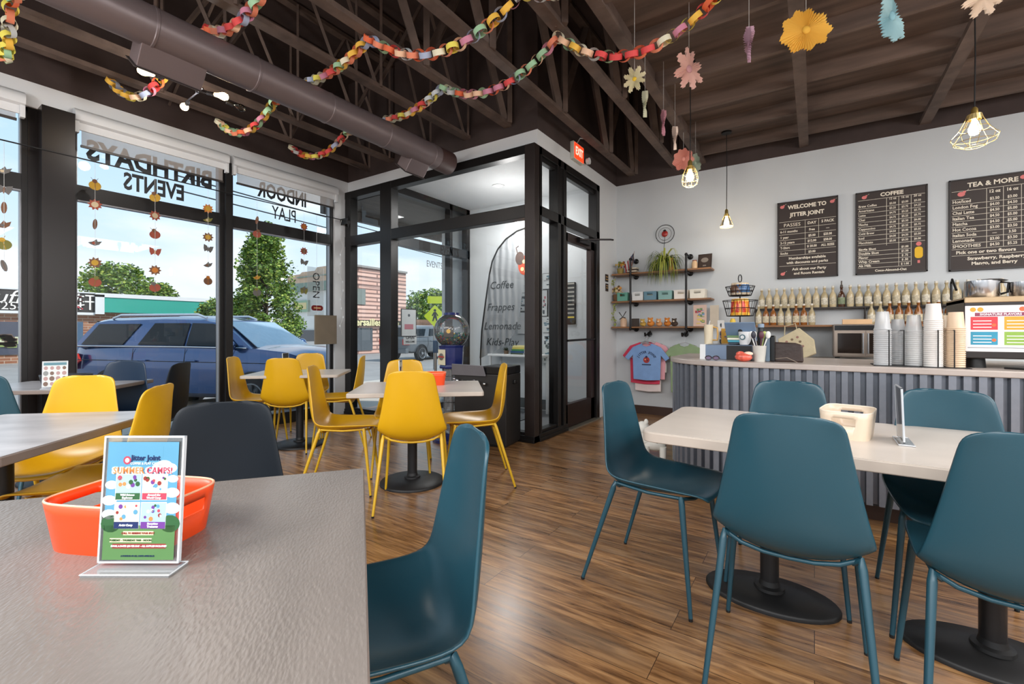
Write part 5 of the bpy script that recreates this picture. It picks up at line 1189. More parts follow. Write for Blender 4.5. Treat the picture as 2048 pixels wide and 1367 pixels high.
# ---------------------------------------------------------------- on the counter, left to right
def C(px, py, y): p = at(px, py, y=y); return p.x, p.y
t = empty('cash_drawer', (-.53, 3.83, CT), 0, 'low black and silver cash drawer under the tablet', 'cash drawer')
MB().bb(-.19, .16, -.16, .16, .0, .11).build('case', mat('drawer steel blue', '#6f7f95', .35, .4), t, bevel=.004)
MB().bb(-.01, .155, -.164, -.16, .0, .105).build('dark_front', BLK, t); MB().bb(-.195, -.155, -.163, .163, .0, .112).build('white_end', GWHITE, t)
t = empty('tablet_stand', (-.445, 3.80, CT + .11), math.radians(-10), 'pale blue tablet on a black stand, its back to us', 'tablet')
Mq = T(0, 0, .045) @ RX(math.radians(28))
MB().bb(-.105, .105, -.004, .004, 0, .15, M=T(0, -.03, .03) @ RX(math.radians(25))).build('tablet_back', mat('tablet blue grey', '#7d94b0', .35, .3), t, bevel=.004)
MB().prism(disc(.016, 16), .0045, .006, M=T(0, -.03, .03) @ RX(math.radians(25)) @ frm((0, 0, .08), (1, 0, 0), (0, 0, 1))).build('round_mark', LETM, t)
MB().prism([(-.10, 0), (.09, 0), (.06, .07), (-.02, .085)], -.07, .08, M=frm((0, 0.0, 0), (0, 1, 0), (0, 0, 1)) ).build('stand', BLKG, t, bevel=.005)
x, y = C(1420, 686, 3.80)
t = empty('handled_mug', (x - .01, y, CT + .112), 0, 'tall cream mug with a square handle on the till', 'mug')
MB().lathe([(0, 0), (.03, 0), (.034, .15), (.030, .15), (.027, .01), (0, .01)], 20).build('cup_body', mat('cream enamel', '#d9cbb0', .35), t, smooth=50)
MB().tube([(.03, -.0, .03), (.062, 0, .03), (.066, 0, .075), (.062, 0, .125), (.032, 0, .13)], .007, 8).build('handle', mat('tan handle', '#c79a52', .4), t, smooth=60); MB().tube([(.0, 0, .14), (.01, 0, .18)], .003, 6).build('straw', GWHITE, t)
x, y = C(1490, 686, 3.72)
t = empty('paper_cup', (x, y, CT + .112), 0, 'white cup with a dark round badge in front of the tablet', 'cup')
MB().lathe([(0, 0), (.036, 0), (.044, .095), (.041, .095), (0, .08)], 22).build('cup_body', GWHITE, t, smooth=50); MB().prism(disc(.02, 16), 0, .002, 0, frm((-.012, -.041, .055), (1, -.2, 0), (0, 0, 1))).prism(disc(.013, 14), .002, .003, 1, frm((-.012, -.041, .055), (1, -.2, 0), (0, 0, 1))).build('badge', [mat('badge teal', '#33606e', .5), GWHITE], t)
x, y = C(1470, 683, 3.74)
for k, (c, n_) in enumerate((('#1f3344', 'navy'), ('#3f9ab0', 'turquoise'), ('#d9d6c4', 'cream'), ('#5f7d52', 'green'))):
    t = empty('gift_card_pack', (x - .004 * k, y, CT + .112 + .017 * k), .03 * k, n_ + ' card pack in the little stack by the white cup', 'card pack', 'card packs on the till')
    MB().bb(-.042, .042, -.03, .03, 0, .016).build('pack', mat('pack ' + n_, c, .4), t, bevel=.002)
x, y = C(1519, 716, 3.58)
t = empty('utensil_cup', (x, y, CT), 0, 'clear cup full of spoons and pens beside the black tower', 'cup')
MB().lathe([(0, 0), (.034, 0), (.044, .11), (.041, .11), (0, .02)], 20).build('cup_body', mat('milky clear plastic', '#c9c7bf', .2), t, smooth=50)
for k, (c, a) in enumerate((('#e6e6e0', 0), ('#b9c26a', 1), ('#e6e6e0', 2.3), ('#e8e8e6', 3.1), ('#2a2a38', 4), ('#5a2a3a', 5))):
    u_ = MB().tube([(0, 0, .02), (.045 * math.cos(a), .03 * math.sin(a), .16)], .004, 6); u_.ball((.052 * math.cos(a), .034 * math.sin(a), .185), .016, sq=(1, .35, 1.6), n=10); u_.build('spoon', mat('spoon ' + c, c, .4), t, smooth=60)
x, y = C(1487, 717, 3.52)
t = empty('candy_bag', (x, y, CT), 0, 'crumpled coral bag of sweets on the counter', 'bag'); rn = random.Random(12)
MB().ball((0, 0, .03), .055, sq=(1, .7, .55)).ball((.03, 0, .055), .03, 1, sq=(1, .6, .5)).ball((-.02, .01, .05), .03, sq=(1, .7, .7)).build('bag', [mat('coral wrapper', '#d9604c', .3, 0, .35, 30, .5, 40), mat('pale wrapper', '#f0d3bd', .4)], t)
x, y = C(1432, 712, 3.50)
t = empty('sunglasses', (x, y, CT), .2, 'dark sunglasses folded on the counter end', 'sunglasses')
MB().tube([(-.05 + .02 * math.cos(k * PI / 6), -.0, .02 + .014 * math.sin(k * PI / 6)) for k in range(12)], .0035, 5, closed=True).tube([(.0 + .02 * math.cos(k * PI / 6), 0, .02 + .014 * math.sin(k * PI / 6)) for k in range(12)], .0035, 5, closed=True).tube([(-.03, 0, .024), (-.02, 0, .024)], .003, 5).tube([(-.07, 0, .024), (-.06, .1, .01)], .003, 5).tube([(.02, 0, .024), (.03, .1, .01)], .003, 5).build('frame', mat('dark tortoise frame', '#2b1c24', .3), t)
MB().prism([(p[0] - .05, p[1] + .02) for p in disc(.019, 12, 1, .7)], 0, .001, M=frm((0, 0, 0), (1, 0, 0), (0, 0, 1))).build('lens', mat('purple lens', '#6d5f78', .15), t); MB().prism([(p[0], p[1] + .02) for p in disc(.019, 12, 1, .7)], 0, .001, M=frm((0, 0, 0), (1, 0, 0), (0, 0, 1))).build('lens', mat('purple lens'), t)
x, y = C(1541, 718, 3.62)
t = empty('card_reader_tower', (x, y, CT), 0, 'slim grey and black tower beside the spoon cup', 'electronic device')
MB().bb(-.03, .0, -.04, .04, 0, .19).build('grey_half', mat('tower grey blue', '#5c6d7c', .35), t, bevel=.008); MB().bb(.0, .03, -.04, .04, 0, .18).build('black_half', BLKG, t, bevel=.008)
x, y = C(1574, 722, 3.66)
t = empty('dark_bag', (x, y, CT), .05, 'dark brown zipped case lying on the counter edge', 'case')
MB().prism([(-.095, 0), (.095, 0), (.09, .115), (.05, .13), (-.08, .135), (-.1, .10)], -.05, .05, M=frm((0, 0, 0), (1, 0, 0), (0, 0, 1))).build('case_body', mat('dark brown leather', '#33241e', .4, 0, .2, 10, .3, 50), t, bevel=.01)
MB().tube([(-.08, -.052, .02), (.0, -.056, .03), (.06, -.052, .0)], .0025, 5).build('cord', mat('pale cord', '#8b7d70', .5), t)

# snack tree: two wire baskets
x, y = C(1480, 600, 3.98)
t = empty('snack_rack', (x, y, CT), 0, 'two tier black wire rack standing behind the tablet', 'wire rack')
MB().lathe([(0, 0), (.12, 0), (.12, .01), (0, .012)], 24).tube([(0, 0, 0), (0, 0, .60)], .005, 8).tube([(.0 + .012 * math.cos(k * PI / 5), 0, .625 + .03 * math.sin(k * PI / 5)) for k in range(10)], .004, 6, closed=True).build('pole', PIPE, t, smooth=50)
for z, r_, h_ in ((.33, .125, .12), (.49, .105, .07)):
    w_ = MB()
    for k, zz in enumerate((0, h_ / 2, h_)):
        rr = r_ * (.75 + .25 * k / 2); w_.tube([(rr * math.cos(2 * PI * j / 28), rr * math.sin(2 * PI * j / 28), z + zz) for j in range(28)], .003, 5, closed=True)
    for j in range(14):
        a = 2 * PI * j / 14; w_.tube([(r_ * .75 * math.cos(a), r_ * .75 * math.sin(a), z), (r_ * math.cos(a), r_ * math.sin(a), z + h_)], .0018, 4)
    for j in range(4): a = PI * j / 4; w_.tube([(-r_ * .75 * math.cos(a), -r_ * .75 * math.sin(a), z), (r_ * .75 * math.cos(a), r_ * .75 * math.sin(a), z)], .002, 4)
    w_.build('wire_basket', PIPE, t)
rn = random.Random(31)
def bag(x, y, z, w, h, rz, tl, cols, label, group):
    t = empty('snack_bag', (x, y, z), rz, label, 'snack bag', group)
    P = []
    for i in range(7):
        f_ = i / 6; th = .014 * math.sin(PI * f_) ** .6 + .0008
        P.append([(w / 2 * math.cos(a) * (1 if 0 < i < 6 else 1.02), -th * math.sin(a), h * f_) for a in [2 * PI * k / 14 for k in range(14)]])
    mb = MB().grid(P, wrap=True)
    mb.m = [1 if (k // 14) in (0, 5) else (0 if (k % 14) < 9 else 2) if (k // 14) % 2 else 0 for k in range(len(mb.f))]
    o = mb.build('wrapper', [mat('wrap ' + c, c, .25, 0, .2, 40, .2, 60) for c in cols], t, smooth=60); o.rotation_euler = (tl, 0, 0)
for k in range(8):
    a = -PI + .42 * k + .1; r_ = .055; top_ = k < 4
    cols = [('#c8321f', '#e8a23a', '#7a1c16'), ('#e58a1f', '#f0c34a', '#b5401c')][k % 2]
    bag(x + r_ * math.cos(a), y + r_ * math.sin(a) * .9, CT + .335, .085, .13, a + PI / 2, -.1, cols, ('red crisp bag' if k % 2 == 0 else 'orange crisp bag') + ' packed in the lower wire basket', 'snack bags in the lower basket, ' + ('red' if k % 2 == 0 else 'orange'))
for k in range(6):
    a = -PI + .62 * k; r_ = .06; c = '#6b4a34' if k < 3 else '#3f6a9a'
    bag(x + r_ * math.cos(a), y + r_ * math.sin(a) * .9, CT + .495, .07, .095, a + PI / 2, -.1, (c, '#c9b9a0', '#2a2a30'), ('brown' if k < 3 else 'blue') + ' bar wrapper in the upper wire basket', 'snack bars in the upper basket, ' + ('brown' if k < 3 else 'blue'))
plane_box(x - .15, 4.05, CT, .05, .03, .30, 12, [mat('leaflet pale', '#d8d6d2', .5), INK, mat('rose print')], 'tall pale leaflet rack left of the wire rack', 'leaflet_rack', 'leaflets', blocks(41, 16, (1, 2)))
plane_box(x - .085, 3.98, CT + .112, .10, .02, .12, 14, [mat('gold frame', '#b98a34', .4, .4), mat('frame dark print', '#5a4a5c', .5)], 'small gold framed card left of the tablet', 'picture_card', 'card', blocks(42, 6, (1,)))
jar(x - .045, 3.93, CT + .23 - .0, .02, .08, '#d8b43a', 'yellow_bag_clip', 'yellow packet hanging under the wire basket', 'packet')
jar(x + .14, 4.05, CT, .028, .24, '#1d2228', 'coffee_grinder', 'black round gadget behind the spoon cup', 'gadget', lid='#8da0b5')
jar(x + .19, 4.08, CT, .03, .15, '#d99a2b', 'yellow_bottle', 'yellow orange bottle behind the black tower', 'bottle', lid='#e8b93f')
# cup organisers
def cups(x, y, n, r0, r1, hc, pitch, col, name, label, m=None, lip=True):
    t = empty('cup_stack', (x, y, CT + .004), 0, label, 'stack of cups', 'stacked cups on the counter'); m = m or mat(name, col, .35)
    pr = [(0, 0), (r1, 0)]
    for k in range(n): pr += [(r1, k * pitch), (r1 + .003, k * pitch + pitch * .35), (r1, k * pitch + pitch * .7)]
    z = n * pitch; pr += [(r1 - .002, z), (r0, z + hc), (0, z + hc)]
    MB().lathe(pr, 24).build('nested_cups', m, t, smooth=35)
CLR = glass('clear cup plastic', (.95, .96, .97), 2.0, .15, .5)
cups(.345, 3.56, 18, .03, .042, .10, .0125, '#ccc', 'clear', 'tall stack of clear cups, first from the left', CLR)
cups(.43, 3.68, 16, .03, .042, .08, .0125, '#ccc', 'clear2', 'stack of clear cups inside the first black frame', CLR)
cups(.495, 3.60, 17, .03, .042, .09, .0125, '#ccc', 'clear3', 'stack of clear cups just left of the white ones', glass('warm clear cup plastic', (.97, .93, .86), 2.0, .15, .5))
cups(.575, 3.56, 24, .032, .042, .09, .0115, '#e3dfdb', 'white paper cup', 'tallest stack, white paper cups')
cups(.628, 3.68, 20, .032, .042, .07, .0115, '#ccb9a0', 'tan paper cup', 'tan ribbed paper cups behind the second black frame')
cups(.672, 3.57, 20, .032, .040, .085, .0115, '#d9bfa2', 'peach paper cup', 'peach paper cups next to the coffee machine')
for x0, lab in ((.405, 'black wire cup holder around the clear cups'), (.622, 'black wire cup holder around the paper cups')):
    t = empty('cup_holder', (x0, 3.58, CT), 0, lab, 'cup holder', 'cup holders on the counter')
    MB().tube([(-.034, -.07, .0), (-.034, -.07, .215), (.034, -.07, .215), (.034, -.07, .0)], .0032, 6).tube([(-.034, .14, .0), (-.034, .14, .215), (.034, .14, .215), (.034, .14, .0)], .0032, 6).tube([(-.034, -.07, .215), (-.034, .14, .215)], .003, 6).tube([(.034, -.07, .215), (.034, .14, .215)], .003, 6).build('wire_frame', PIPE, t)
    MB().bb(-.105, .105, -.075, .15, 0, .004).build('base_plate', BLK, t)
# coffee machine
t = empty('coffee_machine', (1.02, 3.82, CT), 0, 'large dark coffee machine with menu posters on its back', 'coffee machine')
MB().bb(-.30, .45, -.19, .25, .055, .40).build('housing', mat('machine dark panel', '#2b2523', .35, .2), t, bevel=.006)
MB().bb(-.30, .45, -.192, .25, .372, .405).build('top_tray', mat('warm steel tray', '#b09878', .35, .7), t, bevel=.004)
MB().prism([(-.0, .03), (.04, .0), (.04, .40), (.02, .47), (-.14, .33), (-.14, .05)][::-1], -.31, -.30, M=frm((0, 0, 0), (0, -1, 0), (0, 0, 1)) @ T(-.02, 0, 0) ).build('side_panel', mat('machine side', '#6f6c6c', .35, .6), t)
MB().tube([(-.33, -.17, .45), (-.335, -.1, .52), (-.33, -.05, .5), (-.33, -.05, .40)], .006, 6).build('steam_handle', PIPE, t, smooth=50)
for x0 in (-.24, .38): MB().lathe([(0, 0), (.045, 0), (.04, .06), (0, .06)], 20, M=T(x0, -.12, 0)).build('foot', BLK, t, smooth=50)
for x0, lab in ((-.155, 1), (.16, 2)):
    po = MB(); w, h = .285, .26; M_ = frm((x0, -.1925, .225), (1, 0, 0), (0, 0, 1))
    R(-w / 2, w / 2, -h / 2, h / 2, 0, 0, po, M_)
    R(-w / 2 + .04, w / 2 - .05, h / 2 - .06, h / 2 - .04, 1, 1, po, M_)
    po.text('SIGNATURE FLAVORS', .017, M_ @ T(-.0, h / 2 - .05, .0006), 0, bold=.03)
    for (cx, cy, c) in ((-.065, .03, 2), (.07, .03, 3), (-.065, -.055, 4), (.07, -.055, 5)):
        R(cx - .055, cx + .055, cy - .037, cy + .037, c, 1, po, M_)
        for k in range(3): R(cx - .045, cx + .03, cy - .025 + .018 * k, cy - .02 + .018 * k, 0, 2, po, M_)
        Dk(cx + .04, cy - .01, .009, 6, 2, 1, 1, po, M_)
    for cx in (-.11, -.08, .085, .12): Dk(cx, h / 2 - .022, .013, 3 if cx < 0 else 6, 1, 1, 1, po, M_)
    R(-w / 2 + .01, w / 2 - .01, -h / 2 + .02, -h / 2 + .023, 7, 1, po, M_)
    po.build('menu_poster', [mat('poster white', '#ece8ea', .4), mat('poster plum', '#8c3a58', .4), mat('poster red', '#cf3a44', .4), mat('poster amber', '#e6a02f', .4), mat('poster teal blue', '#2f8fae', .4), mat('poster green', '#8bb04a', .4), mat('poster orange dot', '#e0683a', .4), INK], t)
for x0, r_, h_, lab in ((.82, .075, .10, 'polished steel pot with a dark lid on the coffee machine, left one'), (1.0, .068, .085, 'polished steel pot on the coffee machine, right one')):
    t = empty('steel_pot', (x0 + .0, 3.76, CT + .405), 0, lab, 'pot', 'steel pots on the coffee machine')
    MB().lathe([(0, 0), (r_ * .9, 0), (r_, .012), (r_, h_), (r_ * .96, h_), (r_ * .94, .012), (0, .012)], 32).build('pot_body', CHROME, t, smooth=50)
    MB().tube([(r_, 0, h_ * .9), (r_ + .035, 0, h_ * .85), (r_ + .03, 0, h_ * .3), (r_, 0, h_ * .2)], .006, 8).build('handle', BLK, t, smooth=50)
    if x0 < .9: MB().lathe([(0, h_ + .012), (r_ * .6, h_ + .008), (r_ * .97, h_ - .002), (0, h_ - .004)], 28, M=T(.035, .0, .0)).build('lid', BLK, t, smooth=50)
MB().tube([(.30, -.0, .0), (.22, -.05, .002), (.08, -.06, .004), (.0, -.0, .004)], .006, 8).tube([(.5, 0, .004), (.3, 0, .004)], .008, 8).build('appliance_cable', BLK, loc=(.86, 3.54, CT + .006), label='black cord looping on the counter before the coffee machine', cat='cord')
# white toy bucket thing on the floor by the counter end
p = at(1341, 858, z=.06)
t = empty('toy_unicorn', (-1.17, 4.02, 0), .3, 'white spotted toy animal on the floor at the counter end', 'toy')
WT = mat('toy white', '#e4e2da', .5)
MB().ball((0, 0, .17), .085, sq=(1.2, .8, .8)).ball((-.1, -.02, .30), .06, sq=(1, .9, 1)).tube([(-.06, 0, .2), (-.1, -.02, .28)], [.06, .045], 10).build('toy_body', WT, t, smooth=70)
for sx in (-.07, .07):
    for sy in (-.04, .04): MB().tube([(sx, sy, .15), (sx, sy, .0)], [.03, .026], 10).build('leg', WT, t, smooth=60)
MB().ball((-.14, -.055, .31), .016, n=8).ball((.02, -.06, .2), .02, sq=(1, .4, 1), n=8).build('dark_spots', BLK, t, smooth=60)
MB().ball((-.07, -.04, .36), .018, sq=(1, .5, 1.4), n=8).build('ear', WT, t, smooth=60)
# small stickers by the door
t = empty('wall_placard', (XV + .004, 5.93, 1.80), 0, 'two small dark placards one above the other by the door frame', 'placard')
MB().bb(0, .006, -.05, .05, .03, .13).bb(0, .006, -.04, .05, -.1, .005).build('placard_plate', mat('placard dark', '#2a211e', .5), t); MB().bb(.006, .007, -.04, .04, .055, .065).bb(.006, .007, -.04, .04, .09, .1).bb(.006, .007, -.03, .04, -.06, -.05).bb(.006, .007, -.03, .04, -.03, -.02).build('placard_print', mat('placard amber print', '#c79a5a', .5), t)
# ================================================================ outdoors
BLUE = mat('blue car paint', '#2f4d7d', .22, .55, .02, 2, coat=.8)
CGL = mat('dark car glass', '#14181c', .12, 0, .02, spec=.25); TYRE = mat('tyre rubber', '#1a1a1b', .8)
def suv(loc, rz, label, paint, L_=5.35):
    t = empty('parked_car', loc, rz, label, 'car'); hl = L_ / 2; s = L_ / 5.35
    # lower body, local x forward, lofted with a little tuck and crowned sides
    prof = [(-2.66, .62, 1.16), (-2.62, .50, 1.24), (-2.3, .42, 1.25), (-1.0, .40, 1.25), (.6, .40, 1.24), (1.25, .40, 1.23), (1.6, .42, 1.22), (2.2, .45, 1.17), (2.52, .5, 1.08), (2.66, .60, .92)]
    P = []
    for x, zb, zt in prof:
        e_ = .90 if abs(x) < 2.4 else .80
        hw = .99 * (1 if abs(x) < 2.3 else .93 if abs(x) < 2.6 else .84)
        zm = (zb + zt) / 2
        sec = [(-hw * .86, zb), (-hw * .97, zb + .08), (-hw, zm), (-hw * .975, zt - .12), (-hw * .93, zt), (-hw * .5, zt + (.05 if x > 1.2 else 0)), (0, zt + (.06 if x > 1.2 else 0)), (hw * .5, zt + (.05 if x > 1.2 else 0)), (hw * .93, zt), (hw * .975, zt - .12), (hw, zm), (hw * .97, zb + .08), (hw * .86, zb)]
        P.append([(x, y, z) for y, z in sec])
    b_ = MB().grid(P, wrap=True); n = 13
    b_.add(P[0], [tuple(range(n))]); b_.add(P[-1], [tuple(range(n))[::-1]])
    b_.build('car_body', paint, t, smooth=40)
    # greenhouse
    G = [(-2.56, 1.22, -2.25, 1.71), (-2.0, 1.24, -1.95, 1.75), (-.6, 1.24, -.6, 1.77), (.4, 1.23, .25, 1.75), (1.50, 1.21, .70, 1.69)]
    rows = []
    for xb, zb, xt, zt in G:
        rows.append([(xb, -.93, zb), (xb * .5 + xt * .5, -.832, (zb + zt) / 2), (xt, -.74, zt - .05), (xt, -.6, zt), (xt, 0, zt + .02), (xt, .6, zt), (xt, .74, zt - .05), (xb * .5 + xt * .5, .832, (zb + zt) / 2), (xb, .93, zb)])
    g = MB().grid(rows); g.add(rows[0], [tuple(range(9))]); g.add(rows[-1], [tuple(range(9))[::-1]])
    g.build('cabin', paint, t, smooth=30)
    def side(poly, sgn, off=.02):
        vs = []
        for x, z in poly:
            f_ = (z - 1.23) / (1.71 - 1.23); y = .93 - .19 * f_ + off; vs.append((x, sgn * y, z))
        return vs
    for sgn in (-1, 1):
        for poly in ([(-2.36, 1.28), (-1.38, 1.28), (-1.10, 1.64), (-2.10, 1.64)], [(-1.02, 1.28), (.02, 1.27), (.02, 1.65), (-.78, 1.65)], [(.08, 1.27), (1.22, 1.26), (.70, 1.60), (.54, 1.64), (.08, 1.65)]):
            vs = side(poly, sgn); MB().add(vs, [tuple(range(len(vs)))]).build('side_window', CGL, t, solid=.012)
        st = MB(); st.tube([side([(-2.5, 1.255)], sgn, .02)[0], side([(0, 1.25)], sgn, .02)[0], side([(1.40, 1.235)], sgn, .02)[0]], .012, 6); st.build('chrome_strip', CHROME, t)
        st = MB()
        for x in (-1.12, .06, 1.1): st.tube([(x - .15, sgn * .995, .55), (x, sgn * .998, .85), (x + .02, sgn * .955, 1.22)], .006, 4)
        st.tube([(-2.4, sgn * .998, 1.02), (1.9, sgn * .99, .99)], .006, 4); st.build('door_gap', mat('door gap dark', '#15191f', .6), t)
        MB().tube([(-1.9, sgn * .68, 1.74), (-1.7, sgn * .68, 1.80), (.1, sgn * .68, 1.80), (.3, sgn * .68, 1.74)], .022, 8).build('roof_rail', mat('silver rail', '#c9cdd4', .3, .7), t, smooth=50)
        MB().ball((1.15, sgn * 1.08, 1.29), .13, sq=(.7, .9, .6)).tube([(1.15, sgn * .93, 1.23), (1.15, sgn * 1.05, 1.26)], .03, 8).build('wing_mirror', paint, t, smooth=60)
        for x in (-.85, .25): MB().tube([(x - .1, sgn * 1.01, 1.02), (x + .1, sgn * 1.01, 1.02)], .016, 8).build('door_handle', paint, t, smooth=50)
        MB().prism([(-.16, -.14), (.14, .02), (.06, .14), (-.18, .14)], 0, .04, M=frm((-2.45, sgn * .955 - (.04 if sgn > 0 else 0), .98), (1, 0, 0), (0, 0, 1))).bb(-2.68, -2.6, min(sgn * .62, sgn * .93), max(sgn * .62, sgn * .93), .84, 1.12).build('tail_light', mat('red tail lamp', '#c2352f', .2, 0, .1), t)
        MB().bb(2.5, 2.64, min(sgn * .55, sgn * .86), max(sgn * .55, sgn * .86), .72, .88).build('headlight', mat('headlamp', '#dfe5ea', .1, .3), t, bevel=.02)
        for x in (-1.62, 1.55):
            w_ = MB().lathe([(.0, -.02), (.27, -.02), (.33, .0), (.385, .02), (.40, .06), (.40, .2), (.36, .24), (0, .24)], 32, M=T(x, sgn * 1.0, .40) @ RX(PI / 2 if sgn > 0 else -PI / 2)).build('tyre', TYRE, t, smooth=40)
            r_ = MB().lathe([(0, -.03), (.06, -.035), (.07, -.02), (.25, -.02), (.27, -.03), (.28, .0)], 24, M=T(x, sgn * 1.0, .40) @ RX(PI / 2 if sgn > 0 else -PI / 2)); r_.build('wheel_rim', mat('alloy rim', '#a9acb0', .3, .8), w_, smooth=40)
            MB().prism([(.46 * math.cos(a), .46 * math.sin(a)) for a in [PI * k / 16 for k in range(17)]] + [(.41 * math.cos(a), .41 * math.sin(a)) for a in [PI - PI * k / 16 for k in range(17)]], 0, .02, M=frm((x, sgn * .975, .40), (1, 0, 0), (0, 0, 1))).build('wheel_arch', mat('arch dark', '#191c20', .6), t)
    MB().add([(1.515, -.80, 1.24), (1.515, .80, 1.24), (.76, .66, 1.68), (.76, -.66, 1.68)], [(0, 1, 2, 3)]).build('windscreen', mat('windscreen glass', '#9fb3c4', .08, 0, .05, coat=.6), t, solid=.012)
    MB().add([(-2.575, -.78, 1.28), (-2.575, .78, 1.28), (-2.33, .64, 1.70), (-2.33, -.64, 1.70)], [(0, 1, 2, 3)]).build('rear_window', CGL, t, solid=.012)
    MB().bb(2.6, 2.69, -.5, .5, .56, .82).build('grille', mat('dark grille', '#3a3d42', .3, .6, .3, 60), t); MB().bb(2.45, 2.70, -.85, .85, .40, .56).build('front_bumper', paint, t, bevel=.03); MB().bb(-2.72, -2.5, -.88, .88, .42, .66).build('rear_bumper', paint, t, bevel=.03)
    if s != 1: t.scale = (s, s, s)
    return t
GRND = -.3
hd = math.radians(24); d = Vector((math.cos(hd), math.sin(hd))); b2 = Vector((-6.6, 4.15)); c = b2 - d * 2.3 + Vector((-d.y, d.x)) * .85
o = suv((c.x, c.y, -.34), hd, 'large dark blue car parked just outside the wide windows', BLUE); o.scale = (.86, .86, .985)
suv((-17.0, 17.5, GRND), math.radians(95), 'grey pickup sized vehicle parked across the road beyond the glass entry', mat('grey car paint', '#6c7278', .3, .5), 5.1)
suv((-17.5, 24.5, GRND), math.radians(88), 'silver car on the road seen through the entry door glass', mat('silver car paint', '#a9b0b5', .3, .6), 4.9)
# buildings across the street
def facade(x, y0, y1, z1, m, name='building', label='', depth=6):
    t = empty(name, (x, (y0 + y1) / 2, GRND), 0, label, 'building'); h = (y1 - y0) / 2
    MB().bb(-depth, 0, -h, h, 0, z1 - GRND).build('wall', m, t)
    return t, h
def yat(px, X): return at(px, 600, x=X).y
def zat(px, py, X): return at(px, py, x=X).z
XF = -30.0
RB = brick('red brown brick', '#8c5a44', '#a9795c', '#b9a896', .4, .13)
y0, y1 = yat(-60, XF), yat(186, XF)
zt = zat(100, 583, XF); zb_ = zat(60, 622, XF)
t, h = facade(XF, y0 - 4, y1, zt, RB, 'building', 'brick restaurant with a black sign band across the street')
cy = (y0 - 4 + y1) / 2
MB().bb(.02, .22, -h, h, zb_ - GRND, zt - GRND).build('sign_band', mat('black sign band', '#33302f', .6), t)
MB().bb(.0, .26, -h, h, zb_ - GRND - .12, zb_ - GRND).bb(.0, .26, -h, h, zt - GRND, zt - GRND + .06).build('white_trim', GWHITE, t)
sg = MB()
def far_text(mb, s_, px, py, size, mi=0, X=XF, ox=.25, cyy=0, **k):
    p = at(px, py, x=X + ox); mb.text(s_, size, frm((ox, p.y - cyy, p.z - GRND), (0, 1, 0), (0, 0, 1)), mi, ex=.01, **k)
far_text(sg, 'Buffet', 20, 594, .85, 0, cyy=cy, shear=.3); far_text(sg, '555-2588', 4, 611, .5, 0, cyy=cy)
far_text(sg, '\u5929', 146, 606, .8, 1, cyy=cy); far_text(sg, '\u8f69', 170, 606, .85, 0, cyy=cy)
sg.build('sign_lettering', [mat('sign white letters', '#eeeae4', .5), mat('sign red letters', '#c24652', .5)], t)
def far_window(t, X, px0, px1, py0, py1, cyy, m=None, name='window', extra=None):
    a, b_ = at(px0, py0, x=X + .05), at(px1, py1, x=X + .05)
    w = MB().bb(0, .06, a.y - cyy, b_.y - cyy, b_.z - GRND, a.z - GRND).build(name, m or mat('far window glass', '#4b4f5e', .2), t)
    if extra: extra(w, a.y - cyy, b_.y - cyy, b_.z - GRND, a.z - GRND)
    return w
def menu_(w, ya, yb_, z0, z1):
    mb = MB(); rn = random.Random(2)
    mb.bb(.07, .09, ya + .3, yb_ - .2, z0 + .8, z1 - 1.0, 0)
    for k in range(26): yy, zz = rn.uniform(ya + .4, yb_ - .6), rn.uniform(z0 + .9, z1 - 1.2); mb.bb(.09, .1, yy, yy + .3, zz, zz + .12, rn.choice([1, 2]))
    mb.build('window_menu', [mat('menu pale green', '#cdd4b4', .5), mat('menu green', '#8a9c5c', .5), mat('menu brown', '#6f5648')], w)
far_window(t, XF, -40, 54, 642, 708, cy, extra=menu_)
far_window(t, XF, 146, 166, 643, 760, cy, mat('far door glass', '#42607c', .2), 'door')
# teal fascia building
y2 = yat(437, XF)
ztl = zat(190, 589, XF); zbl = zat(190, 624, XF)
t, h = facade(XF, y1, y2, ztl, RB, 'building', 'long shop with a plain teal green fascia across the street'); cy = (y1 + y2) / 2
MB().bb(.02, .32, -h, h, zbl - GRND, ztl - .12 - GRND).build('teal_fascia', mat('teal green fascia', '#2a9c8c', .55, 0, .04, .6), t)
MB().bb(.0, .36, -h, h, ztl - .12 - GRND, ztl + .08 - GRND).bb(.0, .36, -h, -h + .35, zbl - GRND - .1, ztl - GRND).build('white_trim', GWHITE, t)
far_window(t, XF, 200, 250, 645, 700, cy); far_window(t, XF, 300, 420, 640, 700, cy)
# cross street buildings, facing us along the road
XG = -26.0
def wall_y(Y, px0, px1, pts_top, m, label):
    xa, xb = at(px0, 600, y=Y).x, at(px1, 600, y=Y).x
    t = empty('building', ((xa + xb) / 2, Y, GRND), 0, label, 'building'); cx = (xa + xb) / 2
    poly = [(xa - cx, 0), (xb - cx, 0)] + [(at(px, py, y=Y).x - cx, at(px, py, y=Y).z - GRND) for px, py in reversed(pts_top)]
    MB().prism(poly, -5, 0, M=frm((0, 0, 0), (1, 0, 0), (0, 0, 1))).build('wall', m, t)
    return t, cx
TANB = mat('tan stucco gable', '#b39a83', .85, 0, .08, 1)
t, cx = wall_y(50, 575, 700, [(575, 552), (600, 548), (604, 544), (630, 541), (634, 534), (655, 531), (700, 527)], TANB, 'tan building with a stepped parapet rising behind the white shop')
MB().bb(-6, 9, -.3, 0, at(600, 556, y=50).z - GRND, at(600, 554, y=50).z - GRND).build('parapet_line', mat('green metal trim', '#6b7f74', .6), t)
t, cx = wall_y(42, 560, 700, [(560, 575), (700, 577)], mat('pale grey siding', '#c9cac8', .8, 0, .05, .5), 'pale shop with a green roof edge and a small green sign beyond the tree')
W_ = lambda px, py: (at(px, py, y=42).x - cx, at(px, py, y=42).z - GRND)
